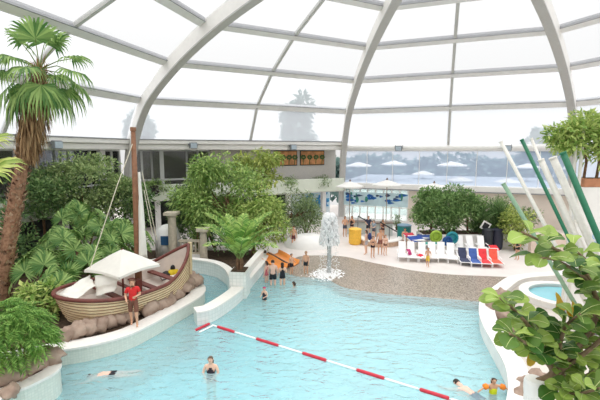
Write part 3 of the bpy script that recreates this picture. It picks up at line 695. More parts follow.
# plants along the gallery parapet
random.seed(63)
for i, (cc, u, r, lab) in enumerate(((C1, 160, (.9, .45, .6), 'trailing shrub on the gallery parapet right of the mast'), (C1, 321, (.9, .5, .75), 'fern hanging over the gallery parapet by the white post'), (C1, 285, (1.2, .4, .45), 'low green plants on the parapet below the left painting'), (C1, 148, (.7, .4, .5), 'small shrub on the parapet beside the mast'))):
    p = cc.p(cc.tu(u, .05), .05, 3.85); q = p + Vector((0, -.25, .2 if i != 1 else .05)); bush('trailing_plant', lab, 'plant', p, q, r, 520, .26, .07, L_mid if i != 1 else L_grey, 'plants along the gallery parapet', 3, droop=.9, lump=.45)
for cc, u, lab, s in ((C1, 152, 'dark round-leaved plant below the parapet, nearest the mast', .4), (C1, 180, 'dark purple plant on the parapet beside the light green tree', .35), (C1, 266, 'dark purple plant on the parapet right of the pale tree', .4)):
    p = cc.p(cc.tu(u, -.4), -.5, 3.6); bush('dark_plant', lab, 'plant', p, p + Vector((0, 0, .1)), (s, s, s * .9), 140, .2, .12, leafmat('leaf_purple', (44, 44, 50), (86, 70, 74), .1), 'dark plants on the parapet', 2, lump=.5)
# tree in the terracotta planter, top right
random.seed(71)
c = aty(590, 150, 15.2)
t = thing('planter_tree', 'leafy green tree in the terracotta planter on the white wall', 'tree', (c.x + .5, 15.4, 5.75))
mb = MB(); crown(mb, (c.x - (c.x + .5), -.2, c.z - 5.75 + .35), (1.6, .9, 1.25), 4200, .26, .09, .4, 34, .34, .5, zmin=-.8); mb.build('foliage', L_light, t)
for k in range(3): MB().tube([(-.5 + .5 * k, 0, -.1), (-.45 + .5 * k, 0, .6), (-.7 + .6 * k, -.1, 1.3)], [.06, .05, .03], 6).build('trunk', M_bark, t)
# fiddle-leaf fig, right foreground
random.seed(90)
FB = Vector((4.25, 6.6, 2.72)); fg = thing('fiddle_leaf_fig', 'large fiddle-leaf fig with broad leaves in the right foreground', 'plant', FB)
def big_leaf(mb, p, d, n, L, W):
    d = d.normalized(); s = d.cross(n).normalized(); n = s.cross(d); o = len(mb.v); K = 8
    prof_ = [.04, .26, .42, .55, .76, .95, 1.0, .84, .3]; wav = U(0, 6)
    for i in range(K + 1):
        t = i / K; w = W * .5 * prof_[i]; c = p + d * L * t - UP * (.28 * L * t * t) + n * (.05 * L * math.sin(t * 3))
        for j, e in enumerate((-1, -.5, 0, .5, 1)): mb.v.append(tuple(c + s * w * e + n * (abs(e) * w * .3 + .02 * L * math.sin(wav + 9 * t + 2 * e) * abs(e) * 1.6)))
    for i in range(K):
        for j in range(4): a = o + i * 5 + j; mb.f.append((a, a + 1, a + 6, a + 5))
L_vein = mat('leaf_vein', (196, 206, 140), .5, .05)
branches = [[(556, 372), (590, 330), (594, 292), (578, 264), (550, 246), (522, 232)], [(556, 372), (600, 322), (604, 284), (588, 262), (570, 246)], [(552, 372), (540, 345), (528, 325), (512, 308), (500, 298)], [(552, 372), (536, 352), (524, 342), (510, 334)], [(556, 375), (575, 350), (590, 330), (604, 318)], [(556, 378), (570, 365), (590, 352), (606, 345)], [(556, 380), (562, 392), (578, 394), (600, 388)], [(556, 372), (560, 345), (566, 326), (580, 314)], [(556, 376), (580, 378), (596, 370), (606, 366)], [(552, 372), (545, 350), (538, 330), (530, 318)], [(558, 372), (610, 330), (612, 290), (604, 262)], [(556, 372), (596, 320), (590, 284), (560, 262), (540, 258)]]
lm, vm, bm_ = MB(), MB(), []
for bi, br in enumerate(branches):
    P = [Vector((0, 0, -.08))] + [aty(u, v, 6.55 + .25 * math.sin(bi * 1.7) * i - .12 * i) - FB for i, (u, v) in enumerate(br)]
    sp = spline(P, 5); MB().tube(sp, [.05 - .033 * i / (len(sp) - 1) for i in range(len(sp))], 6).build('stem', mat('fig_bark', (128, 108, 84), .8, .2, 8), fg)
    nl = 27
    for k in range(nl):
        t = .36 + .64 * (k + .5) / nl; i = min(int(t * (len(sp) - 1)), len(sp) - 2); p = sp[i]; az = k * 2.4 + bi; ax = (sp[i + 1] - sp[i]).normalized()
        d = (Vector((math.cos(az), math.sin(az) * .9, U(-.15, .55))) + ax * .5).normalized(); L_ = U(.27, .43); n_ = (UP + Vector((0, -.55, 0)) + rv() * .45).normalized()
        big_leaf(lm, p + d * .05, d, n_, L_, L_ * U(.6, .74)); s_ = d.cross(n_).normalized(); n2 = s_.cross(d)
        vm.tube([p + d * (.05 + L_ * q) - UP * (.28 * L_ * q * q) + n2 * (.05 * L_ * math.sin(q * 3) + .002) for q in (0, .25, .5, .75, .95)], [.006, .006, .005, .004, .002], 4)
lf = lm.build('foliage', L_fig, fg, smooth=True); vm.build('vein', L_vein, lf)
# old yellow leaves low in the fig
mb = MB()
for u, v in ((572, 300), (580, 306), (566, 308), (556, 292), (532, 345)):
    p = aty(u, v, 6.75) - FB; big_leaf(mb, p, Vector((U(-.4, .4), -.3, -.8)), Vector((.2, -1, .4)), .3, .2)
o = mb.build('yellow_leaves', leafmat('leaf_old', (176, 140, 40), (212, 176, 70), .2), fg, smooth=True); o['label'] = 'old yellow leaves'
# trees outside
random.seed(15)
M_far = leafmat('leaf_far_haze', (96, 126, 120), (140, 164, 158), .2)  # bluish distance haze mixed into the leaf colour
far = [(298, 135, 80, 3.2, 7.5, 'single tall tree outside behind the left gallery roof'), (140, 133, 70, 2.0, 3.5, 'tree top outside above the roof edge beside the wide rib'), (360, 172, 90, 9, 6.0, 'hazy tree outside, first to the right of the white post'), (400, 170, 100, 10, 5.6, 'hazy tree outside behind the parasols, second from the white post'), (432, 168, 92, 8, 7.0, 'hazy tree outside in the gap left of the slim bar'), (470, 172, 95, 9, 5.2, 'hazy tree outside right of the slim bar'), (500, 170, 100, 8, 6.8, 'hazy tree outside behind the longest white pole'), (543, 152, 90, 5.5, 6.0, 'tallest hazy tree outside, behind the slanted poles'), (535, 172, 90, 8, 6.5, 'low hazy tree outside at the foot of the slanted poles'), (320, 176, 95, 9, 5.0, 'hazy tree outside hidden partly by the white post')]
for i, (u, v, y, rx, rz, lab) in enumerate(far):
    if i > 1: v, rz = (156, 6.0) if i == 7 else (180 - 2 * (i % 3), 4.6 + .7 * (i % 2))
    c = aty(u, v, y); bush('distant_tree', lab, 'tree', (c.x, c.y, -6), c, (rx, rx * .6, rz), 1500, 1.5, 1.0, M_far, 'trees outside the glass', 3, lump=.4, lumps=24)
# ------------------------------------------------------------------ boat
random.seed(101)
M_hull = mat('hull_planks', (214, 190, 150), .6, .06, 3, .1, rgb2=(232, 212, 176))
M_maroon = mat('maroon_wood', (108, 56, 48), .5, .12, 5)
M_inner = mat('boat_inside', (222, 210, 200), .7, .04, 3)
M_cloth = mat('white_cloth', (240, 238, 230), .85, .02, 4, .15, trans=.2)
M_mast = mat('mast_wood', (140, 98, 72), .6, .12, 6)
BA, BB = Vector((-8.55, 13.1, 0)), Vector((-5.12, 17.45, 0))
bt = thing('wooden_boat', 'old wooden boat with tan planked hull and maroon rim on the rock ledge', 'boat', (BA.x, BA.y, .55), math.atan2(BB.y - BA.y, BB.x - BA.x) - PI / 2)
BL = (BB - BA).length; NS = 34                               # local: y along the boat, x to the near side
def hb(s): return 1.56 * (math.sqrt(max(0, 1 - ((.38 - s) / .38) ** 2)) if s < .38 else max(0, 1 - ((s - .38) / .62) ** 2.3) ** .8)
def SS(i): return (i / NS) ** 1.6
def gz(s): return .94 + .42 * max(0, .32 - s) ** 1.2 * 2.2 + 1.35 * max(0, s - .62) ** 1.6 * 3.6
def kz(s): return .02 + .5 * max(0, .14 - s) * 2.0 + .25 * max(0, s - .92) * 4
def hp(s, q, side, off=0.):
    b = max(.03, hb(s)); x = side * (b * (1 - .36 * q ** 2.6) * (1 - .97 * max(0, q - .8) / .2 * .4) + off)
    y = s * BL + (.35 * (q - 0) * (1 if s < .12 else 0) * (1 - s / .12) if s < .12 else 0)
    return Vector((x, y, gz(s) + (kz(s) - gz(s)) * q))
mb = MB(); NQ = 9
for side in (-1, 1):
    for k in range(NQ):
        o = len(mb.v)
        for i in range(NS + 1):
            s = SS(i)
            mb.v.append(tuple(hp(s, k / NQ, side, .0))); mb.v.append(tuple(hp(s, (k + 1.12) / NQ if k < NQ - 1 else 1, side, .028 if k < NQ - 1 else .0)))
        for i in range(NS): a = o + i * 2; mb.f.append((a, a + 1, a + 3, a + 2))
    o = len(mb.v)
for e in (0, NS):
    s = SS(e); o = len(mb.v); ring = [hp(s, k / NQ, -1) for k in range(NQ + 1)] + [hp(s, k / NQ, 1) for k in range(NQ, -1, -1)]
    mb.v += [tuple(p) for p in ring]; mb.f.append(tuple(range(o, o + len(ring))))
mb.build('hull', M_hull, bt)
mb = MB()
for side in (-1, 1):                                              # dark seams between the planks
    for k in range(1, NQ):
        mb.tube([hp(SS(i), k / NQ, side, .02) for i in range(NS + 1)], .02, 4)
mb.build('plank_seam', mat('seam_brown', (140, 110, 82), .8, .1), bt)
mb = MB()
for side in (-1, 1):
    o = len(mb.v)
    for i in range(NS + 1):
        for q in (0, .3, .55): mb.v.append(tuple(hp(SS(i), q, side, -.05)))
        p = hp(SS(i), .6, side, -.05); mb.v.append((0, p.y, p.z))
    for i in range(NS):
        for k in range(3): a = o + i * 4 + k; mb.f.append((a, a + 4, a + 5, a + 1))
mb.build('inner_lining', M_inner, bt)
for side in (-1, 1):
    MB().tube([hp(SS(i), 0, side, -.01) + Vector((0, 0, .02)) for i in range(NS + 1)], .075, 8).build('gunwale', M_maroon, bt, smooth=True)
MB().tube(spline([(0, BL + .02, .3), (0, BL + .07, 1.0), (0, BL + .1, gz(1) + .1)], 5), [.1] * 6 + [.09] * 5, 8).build('stern_post', M_hull, bt)
for s in (.36, .62, .76): MB().box((0, s * BL, gz(s) - .3), (2 * hb(s) - .12, .26, .07)).build('thwart', M_maroon, bt, bevel=.01)
MB().box((0, .5 * BL, gz(.5) - .28), (2 * hb(.5) - .12, .16, .07)).box((.5, .5 * BL, .62), (.22, .22, 1.1)).build('mast_step', M_maroon, bt)
# the mast with its furled sail
bm_ = (BA + BB) / 2; m0 = aty(137.5, 262, 16.3); m1 = aty(133, 128, 16.3)
ms = thing('boat_mast', 'tall brown wooden mast with a furled white sail rising from the boat', 'mast', (m0.x, m0.y, .95)); o = Vector((m0.x, m0.y, .95))
MB().tube([(0, 0, -.1), (m1 - o) * .5 + Vector((.01, 0, 0)), m1 - o], [.15, .13, .09], 10).build('pole', M_mast, ms, smooth=True)
MB().tube([m1 - o - Vector((0, 0, .12)), m1 - o + Vector((0, 0, .03))], .12, 10).build('cap', M_mast, ms)
mb = MB(); K = 18
a0, a1, a2 = aty(139, 172, 16.1) - o, aty(147, 258, 16.0) - o, aty(139, 258, 16.1) - o
for i in range(K + 1):
    t = i / K; l = a0.lerp(a2, t); r = a0.lerp(a1, t)
    for j in range(5):
        e = j / 4; p = l.lerp(r, e); p.y += .1 * math.sin(7 * e + 2 * t) * (t + .2); mb.v.append(tuple(p))
for i in range(K):
    for j in range(4): a = i * 5 + j; mb.f.append((a, a + 1, a + 6, a + 5))
so = mb.build('sail', M_cloth, ms, smooth=True); sm = so.modifiers.new('thick', 'SOLIDIFY'); sm.thickness = .05
M_rope = mat('rope', (214, 206, 186), .9, .1, 20)
for (u0, v0, y0), (u1, v1, y1) in (((117, 186, 15.4), (90, 268, 14.6)), ((142, 172, 16.2), (157, 240, 17.0)), ((144, 190, 16.2), (153, 236, 16.6))):
    MB().tube([aty(u0, v0, y0) - o, aty(u1, v1, y1) - o], .018, 5).build('rope', M_rope, ms)
MB().tube([aty(134, 140, 16.3) - o, aty(117, 186, 15.4) - o], .018, 5).build('rope', M_rope, ms)
# canopy and cloths
cp = thing('parasol', 'cream square canopy shading the middle of the boat', 'parasol', tuple(aty(121, 262, 15.3).xy) + (.95,))
o = Vector(cp.location); ap = aty(122, 249, 15.0) - o; rim = [aty(84, 270, 14.9) - o, aty(119, 277.5, 14.0) - o, aty(160, 264, 14.9) - o, aty(131, 261, 16.2) - o]
mb = MB(); K = 8; mb.v.append(tuple(ap)); ringp = []
for i in range(4):
    for j in range(4):
        t = j / 4; a, b = rim[i], rim[(i + 1) % 4]; ringp.append(a.lerp(b, t) + Vector((0, 0, .08 * math.sin(PI * t))))
n = len(ringp)
for q in (.35, .7, 1.0): mb.v += [tuple(ap.lerp(p, q) + Vector((0, 0, .03 * math.sin(PI * q)))) for p in ringp]
mb.v += [tuple(p - Vector((0, 0, .1))) for p in ringp]
for i in range(n):
    j = (i + 1) % n; mb.f.append((0, 1 + i, 1 + j))
    for k in range(3): mb.f.append((1 + k * n + i, 1 + (k + 1) * n + i, 1 + (k + 1) * n + j, 1 + k * n + j))
mb.build('canopy', M_cloth, cp)
MB().tube([(0, 0, -.3), ap], .04, 8).build('pole', M_maroon, cp)
for p in rim: MB().tube([ap - Vector((0, 0, .06)), p - Vector((0, 0, .03))], .018, 5).build('rib', M_maroon, cp)
def drape(nm, lab, quad, sag, seed, grp=None):
    mb = MB(); K = 14
    for i in range(K + 1):
        for j in range(K + 1):
            s, t = i / K, j / K; p = quad[0].lerp(quad[1], s).lerp(quad[3].lerp(quad[2], s), t)
            p = p + Vector((0, 0, -sag * math.sin(PI * s) * math.sin(PI * t) + .09 * noise.noise(Vector((s * 3.5 + seed, t * 3.5, 0))))) + Vector((.03 * math.sin(14 * s + seed), .04 * math.sin(11 * t), 0))
            mb.v.append(tuple(p))
    for i in range(K):
        for j in range(K): a = i * (K + 1) + j; mb.f.append((a, a + 1, a + K + 2, a + K + 1))
    o = mb.build(nm, M_cloth, smooth=True); so = o.modifiers.new('thick', 'SOLIDIFY'); so.thickness = .02
    return tag(o, lab, 'cloth', grp)
drape('white_sheet', 'white sheet draped over the bow end of the boat', [aty(56, 294, 13.9), aty(74, 300, 13.1), aty(96, 286, 14.3), aty(90, 275, 15.0)], .1, 1)
drape('hanging_cloth', 'cream cloth hanging beneath the front of the canopy', [aty(95, 276, 14.6), aty(119, 275, 14.5), aty(115, 291, 14.3), aty(97, 296, 14.2)], .0, 5)
# things in the boat
c = aty(167, 279, 17.0); cr = thing('storage_box', 'dark grey open box standing in the stern of the boat', 'box', (c.x, c.y, c.z - .15), .6)
MB().box((0, 0, .13), (.5, .4, .26)).build('body', mat('grey_plastic', (86, 88, 90), .5, .1), cr, bevel=.03); MB().box((0, 0, .27), (.54, .44, .05)).build('rim', M_white, cr)
c = aty(173, 273, 17.3); lj = thing('life_jacket', 'yellow and black life jacket heaped in the stern of the boat', 'life jacket', (c.x, c.y, c.z - .12), .8)
mb = MB(); mb.ball((0, 0, .14), (.3, .2, .16), 12, 8, .3, 4); mb.build('yellow_front', mat('jacket_yellow', (226, 196, 40), .6, .1, 5), lj, smooth=True)
mb = MB(); mb.ball((-.32, .02, .12), (.2, .19, .14), 12, 8, .3, 8); mb.build('black_back', M_black, lj, smooth=True)
mb = MB(); mb.ball((.06, .1, .34), (.12, .11, .16), 10, 7, .25, 9); mb.build('collar', M_black, lj, smooth=True)

# ------------------------------------------------------------------ rocks
def rock(p, r, label, group, sd, m=None):
    mb = MB(); mb.ball((0, 0, 0), (r[0], r[1], r[2]), 14, 9, .55, sd); o = mb.build('boulder', m or M_rock, None, smooth=True, loc=p); o.rotation_euler = (0, 0, sd * 2.1)
    return tag(o, label, 'rock', group)
random.seed(14)
RK = [(64, 331), (74, 329), (85, 326), (96, 322), (106, 319), (115, 316), (124, 312), (146, 306), (155, 301), (163, 297), (170, 292), (177, 287), (184, 283), (190, 279)]
ordn = ['first', 'second', 'third', 'fourth', 'fifth', 'sixth', 'seventh', 'eighth', 'ninth', 'tenth', 'eleventh', 'twelfth', 'thirteenth', 'last']
for i, (u, v) in enumerate(RK):
    p = at(u + 2, v + 3.5, .72); rr = U(.3, .37) * (p.y / 14)
    rock((p.x, p.y + .12, .55 + rr * .55), (rr * 1.15, rr, rr * .95), ('brown boulder under the boat hull, ' + ordn[i] + ' counting from the bow') if i else 'brown boulder at the bow end of the row under the boat', 'boulders under the boat', i + 1)
for i, (u, v, r, lab) in enumerate(((2, 377, .34, 'orange-brown rock at the left frame edge under the feathery shrub'), (19, 370, .32, 'reddish rock in the middle of the corner planter'), (33, 366, .3, 'pale grey rock in the corner planter under the feathery shrub'), (44, 358, .36, 'large rounded rock at the right tip of the corner planter'), (10, 389, .2, 'small flat rock near the tiled edge of the corner planter'))):
    p = at(u, v, .9); rock((p.x, p.y, .74 + r * .45), (r * 1.3, r, r * .8), lab, 'rocks in the corner planter', i + 30)
for i, (u, v, r, lab) in enumerate(((494, 297, .35, 'mauve rock at the top of the white curb, farthest of the row'), (490, 309, .33, 'mauve rock on the curb, second from the far end'), (498, 316, .3, 'pale rock beside the fig leaves on the white curb'), (503, 327, .26, 'small rock on the curb where the fig leaves begin'), (519, 386, .27, 'grey-brown rock left of the white fluted column'), (513, 396, .25, 'brown rock at the bottom frame edge by the curb'), (527, 378, .24, 'pale orange rock touching the white fluted column'), (524, 396, .24, 'rock lowest against the white fluted column'))):
    p = at(u, v, .55); rock((p.x + .38, p.y + .1, .36 + r * .6), (r * 1.2, r, r * .85), lab, 'rocks along the white curb', i + 50)

# ------------------------------------------------------------------ columns and balustrade by the channel
for i, (u, v0, v1, y, rr, lab) in enumerate(((173.5, 212, 258, 22.6, .26, 'tall stone column with square capital behind the boat stern'), (204, 228, 262, 22.2, .22, 'shorter stone column wrapped with ivy right of the balustrade'))):
    b = aty(u, v1, y); h = aty(u, v0, y).z - .3; t = thing('stone_column', lab, 'column', (b.x, y, .3), group='stone columns by the channel')
    MB().lathe([(rr * 1.3, 0), (rr * 1.3, .14), (rr * 1.1, .2), (rr, .26), (rr * .88, h - .3), (rr * .95, h - .26)], 18).build('shaft', M_stone, t, smooth=False)
    MB().lathe([(rr * .95, h - .28), (rr * 1.25, h - .16)], 18).box((0, 0, h - .08), (rr * 2.9, rr * 2.9, .16)).build('capital', M_stone, t)
    MB().box((0, 0, .04), (rr * 3, rr * 3, .1)).build('plinth', M_stone, t)
b0, b1 = at(179, 262, .3), at(201, 262, .3); b0.y = b1.y = 22.4; b0.z = b1.z = .3
bl = thing('balustrade', 'pale stone balustrade between the two columns', 'balustrade', b0)
d = b1 - b0; MB().bar((0, 0, 1.25), d + Vector((0, 0, 1.25)), .2, .12).build('top_rail', M_stone, bl); MB().bar((0, 0, .5), d + Vector((0, 0, .5)), .2, .1).build('bottom_rail', M_stone, bl)
MB().box(d / 2 + Vector((0, 0, .22)), (d.length, .3, .46)).build('base', M_white, bl)
for k in range(6): MB().lathe([(.05, 0), (.08, .2), (.05, .4), (.07, .66)], 8).build('baluster', M_stone, bl, loc=d * ((k + .5) / 6) + Vector((0, 0, .54)))
p = aty(166, 250, 23.2); cb = thing('changing_cabin', 'small white rounded kiosk with a blue window left of the stone column', 'cabin', (p.x, 23.6, .3))
MB().lathe([(.75, 0), (.75, 1.3), (.62, 1.7), (.3, 1.95), (.02, 2.02)], 20).build('body', M_white, cb, smooth=True); MB().box((.1, -.76, 1.15), (.5, .08, .55)).build('pane', mat('blue_pane', (52, 92, 132), .3, .1), cb); MB().box((.1, -.74, 1.15), (.6, .06, .65)).build('frame', M_white, cb)

# ------------------------------------------------------------------ fountain
random.seed(33)
F = at(329, 273, 0); ft = thing('mushroom_fountain', 'white mushroom water fountain on a pole at the pool beach', 'fountain', (F.x, F.y, -.1))
top = aty(331, 214, F.y).z + .1; o = Vector((F.x, F.y, -.1))
MB().tube([(0, 0, -.05), (0, 0, top - .35)], .12, 12).build('pole', mat('pole_grey', (186, 190, 190), .4, .05), ft, smooth=True)
MB().lathe([(.13, top - .5), (.3, top - .38), (.3, top - .34), (.1, top - .28)], 16).build('nozzle', M_grey, ft)
M_foam = mat('foam', (252, 252, 252), .6, .005, 6, trans=.12)
mb = MB()
def plume(t, a): r = .1 + .36 * t ** .6 + .03; return Vector((math.cos(a) * r, math.sin(a) * r, top + .02 - .25 * t - 1.4 * t * t))
for k in range(1500):
    t = R_() ** .75; a = U(0, 2 * PI); p = plume(t, a) + rv() * .05 * (1 + t); d = (plume(min(1, t + .05), a) - plume(t, a)).normalized(); s = U(.02, .05); o_ = len(mb.v)
    x = d.cross(rv()).normalized(); y = d.cross(x)
    mb.v += [tuple(p + d * s * 2.6), tuple(p + x * s), tuple(p + y * s), tuple(p - x * s), tuple(p - y * s), tuple(p - d * s * 2.6)]
    mb.f += [(o_, o_ + 1, o_ + 2), (o_, o_ + 2, o_ + 3), (o_, o_ + 3, o_ + 4), (o_, o_ + 4, o_ + 1), (o_ + 5, o_ + 2, o_ + 1), (o_ + 5, o_ + 3, o_ + 2), (o_ + 5, o_ + 4, o_ + 3), (o_ + 5, o_ + 1, o_ + 4)]
for k in range(260):
    a = U(0, 2 * PI); p = plume(1, a) * 1; p.x *= U(.8, 1.15); p.y *= U(.8, 1.15); p.z = U(.1, p.z); mb.ball(p, U(.012, .03), 5, 4)
w_ = mb.build('water_plume', M_foam, ft); w_['kind'] = 'stuff'
mb = MB()
for k in range(1300):
    a = U(0, 2 * PI); r = abs(random.gauss(.6, .36)); mb.ball((r * math.cos(a), r * math.sin(a), .1 + U(0, .05) * max(0, 1 - abs(r - .6))), (U(.03, .09), U(.03, .09), U(.008, .02)), 6, 4)
w_ = mb.build('splash', M_foam, ft); w_['kind'] = 'stuff'

# ------------------------------------------------------------------ lane rope, slide
M_red = mat('float_red', (196, 44, 62), .45, .08); M_wf = mat('float_white', (244, 244, 242), .45, .02)
def lane(lab, segs, ends=None):
    t = thing('lane_rope', lab, 'lane rope', at(*segs[0][:2], .03), group='floating ropes'); o = Vector(t.location)
    mb = MB().tube([at(*segs[0][:2], .03) - o, at(*segs[-1][2:4], .03) - o], .015, 5); mb.build('cord', M_wf, t)
    for u0, v0, u1, v1, c in segs:
        a, b = at(u0, v0, .03) - o, at(u1, v1, .03) - o; d = (b - a).normalized()
        MB().tube([a + d * .02, a + d * .05, b - d * .05, b - d * .02], [.035, .055, .055, .035] if c == 'r' else [.02, .032, .032, .02], 10).build('red_float' if c == 'r' else 'white_float', M_red if c == 'r' else M_wf, t)
K = [(212, 325), (217, 326.5), (235, 333), (256, 340), (279, 347), (302, 354), (327, 362), (356, 370), (385, 379.5), (419, 389.5), (450, 399), (480, 408)]
# keep the floats on one straight line
A_, B_ = K[0], K[-1]
def online(u): return A_[1] + (B_[1] - A_[1]) * (u - A_[0]) / (B_[0] - A_[0])
lane('long red and white lane rope running diagonally across the pool', [(K[i][0], online(K[i][0]), K[i + 1][0], online(K[i + 1][0]), 'r' if i % 2 else 'w') for i in range(len(K) - 1)])
lane('short red float hooked to the tip of the tiled peninsula', [(195, 330.5, 210, 323.5, 'r')])
lane('short white float lying beside the red one at the peninsula tip', [(199, 332.5, 213, 325.5, 'w')])
sl = thing('water_slide', 'short orange two-lane water slide beside the beach', 'slide', (-1.45, 22.4, .05)); o = Vector(sl.location)
a, b = aty(268, 256, 23.0) - o, aty(289, 267, 21.9) - o; d = (b - a); wv = Vector((d.y, -d.x, 0)).normalized() * .52
M_or = mat('slide_orange', (236, 150, 78), .35, .05, 3)
for s in (-1, 1):
    mb = MB(); c0, c1 = a + wv * s, b + wv * s; prof_ = [(-.46, .22), (-.42, .24), (-.34, .04), (0, 0), (.34, .04), (.42, .24), (.46, .22)]; P = spline([c0 + Vector((0, 0, 0)), c0.lerp(c1, .4), c0.lerp(c1, .75) - Vector((0, 0, .06)), c1], 5)
    for p in P:
        for x, z in prof_: mb.v.append(tuple(p + wv.normalized() * x + UP * z))
    n = len(prof_)
    for i in range(len(P) - 1):
        for k in range(n - 1): q = i * n + k; mb.f.append((q, q + 1, q + n + 1, q + n))
    so = mb.build('lane', M_or, sl, smooth=True); so.modifiers.new('thick', 'SOLIDIFY').thickness = .05
MB().bar(a + UP * .2, b + UP * .16, .08, .1).build('divider', mat('divider_dark', (96, 84, 80), .6), sl)
for q in (.15, .55): 
    p = a.lerp(b, q); MB().box((p.x, p.y, (p.z - .1) / 2 - .02), (.3, .3, max(.1, p.z - .06))).build('support', M_white, sl)

# ------------------------------------------------------------------ sunloungers
M_pl = mat('white_plastic', (248, 247, 246), .45, .02, 3)
def lounger(p, rz, label, col=None, group='sunloungers by the beach'):
    t = thing('sunlounger', label, 'sunlounger', p, rz, group)
    t.scale = (.95, .95, .74) if col else (.93, .93, .9)
    back = MB(); M = Matrix.Rotation(-.42, 3, 'X')
    back.box((0, .36, .72), (.48, .05, .86), M=M); back.build('backrest', M_pl if not col else col, t, bevel=.02)
    if col:
        MB().bar((-.31, .16, .3), (-.31, .55, 1.13), .05).bar((.31, .16, .3), (.31, .55, 1.13), .05).bar((-.31, .55, 1.13), (.31, .55, 1.13), .05).build('back_frame', M_pl, t, bevel=.015)
    MB().box((0, -.32, .33), (.58, .98, .05)).build('seat', M_pl if not col else col, t, bevel=.02)
    MB().bar((-.31, -.82, .33), (-.31, .2, .33), .05).bar((.31, -.82, .33), (.31, .2, .33), .05).bar((-.31, -.82, .33), (.31, -.82, .33), .05).build('seat_frame', M_pl, t, bevel=.015)
    for x in (-.29, .29):
        for y in (-.7, .15): MB().bar((x, y, 0), (x, y * .95, .31), .05).build('leg', M_pl, t)
        MB().bar((x * 1.12, -.35, .56), (x * 1.12, .28, .6), .05, .035).bar((x * 1.12, -.35, .3), (x * 1.12, -.35, .56), .04).build('armrest', M_pl, t)
    return t
cols = {'navy': mat('fabric_navy', (64, 70, 96), .8, .1, 6), 'blue': mat('fabric_blue', (70, 100, 168), .8, .1, 6), 'red': mat('fabric_red', (230, 66, 72), .8, .08, 6), 'orange': mat('fabric_orange', (238, 96, 76), .8, .08, 6)}
CH = [(404.5, 261, None, 'white sunlounger at the left end of the row, girl in orange behind it'), (414, 261.5, None, 'white sunlounger second from the left end of the row'), (425, 262, None, 'white sunlounger just behind the child in yellow shorts'), (435, 262, None, 'white sunlounger right of the child in yellow shorts'), (444.5, 262, None, 'white sunlounger below the green round float'), (454.5, 263, None, 'white sunlounger directly left of the navy one'),
      (467, 265.5, 'navy', 'navy blue fabric sunlounger with white frame'), (478, 266.5, 'blue', 'bright blue fabric sunlounger with rounded white frame'), (488, 267, 'red', 'red fabric sunlounger between the blue and orange ones'), (499, 267, 'orange', 'orange-red fabric sunlounger at the right end, nearest the standing woman')]
for u, v, c, lab in CH:
    p = at(u, v, .09); lounger((p.x, p.y + .55, .09), U(-.06, .06) - p.x * .02, lab, cols.get(c))
for u, v, lab in ((464, 254, 'white sunlounger in the back row left of the red bag, first of three'), (475, 254, 'white sunlounger in the back row behind the blue one'), (486, 254, 'white sunlounger in the back row behind the red one'), (456, 253, 'white sunlounger in the back row behind the gap left of the navy one')):
    p = at(u, v, .09); lounger((p.x, p.y + .55, .09), U(-.1, .1), lab)
tw = [(412, 'dark pink', (186, 52, 110), (405, 249)), ]
def towel(u, v, y, size, rgb, lab, nm='beach_towel', rz=0):
    p = aty(u, v, y); mb = MB(); K = 8
    for i in range(K + 1):
        for j in range(K + 1):
            s, t_ = i / K - .5, j / K - .5; mb.v.append((s * size[0], t_ * size[1], .05 * noise.noise(Vector((s * 4 + u, t_ * 4, v))) - .3 * max(0, abs(t_) - .3)))
    for i in range(K):
        for j in range(K): a = i * (K + 1) + j; mb.f.append((a, a + K + 1, a + K + 2, a + 1))
    o = mb.build(nm, mat('towel_%d_%d_%d' % rgb, rgb, .9, .1, 8), smooth=True, loc=p); o.rotation_euler = (.35, 0, rz); so = o.modifiers.new('thick', 'SOLIDIFY'); so.thickness = .03
    return tag(o, lab, 'towel', 'towels on the loungers')
# ------------------------------------------------------------------ bins, planter, low walls on the deck
def bin_(u, v, y, r, h, rgb, lab, nm='waste_bin', lid=None):
    p = aty(u, v, y); t = thing(nm, lab, 'bin', (p.x, y, .09)); m = mat('bin_%d_%d_%d' % rgb, rgb, .5, .06)
    MB().lathe([(r * .85, 0), (r, h * .1), (r, h)], 18).build('body', m, t, smooth=False); MB().lathe([(r * 1.06, h), (r * 1.06, h + .06), (r * .7, h + .12)], 18).build('lid', mat('bin_lid_%d_%d_%d' % (lid or rgb), lid or rgb, .5, .06), t)
bin_(355, 238, 27.6, .45, 1.05, (238, 186, 70), 'yellow round bin in front of the kiosk counter')
bin_(404, 236, 28.6, .5, 1.15, (40, 130, 128), 'teal bin with a grey-blue lid at the end of the low wall', lid=(110, 140, 160))
bin_(487, 243, 26.2, .36, 1.3, (46, 50, 56), 'black bin under the white-framed sign, left of two')
bin_(497, 243, 26.2, .36, 1.3, (48, 50, 66), 'black bin right of the other beneath the spiky plants')
c0, c1 = at(407, 240, .09), at(512, 243, .09)
tp2 = struct('wall_hedge_planter', MB().box((12.2, 27.3, .5), (7.4, 1.5, 1.0)), M_white, bevel=.05)
MB().box((12.2, 27.3, 1.0), (7.2, 1.3, .06)).build('soil', M_soil, tp2)
struct('wall_beige_low', MB().box((17.6, 24.9, .75), (5.2, .4, 1.35)), mat('beige_low', (222, 202, 188), .7, .03, 2), bevel=.05)
P, Q = ring_wall('wall_bar', [(4.2, 28.3), (4.6, 27.1), (5.4, 26.6), (6.4, 26.7), (7.4, 27.5), (8.0, 28.8)], .45, 0, .42, mat('brick_low', (196, 166, 142), .8, .1, 7), 1)
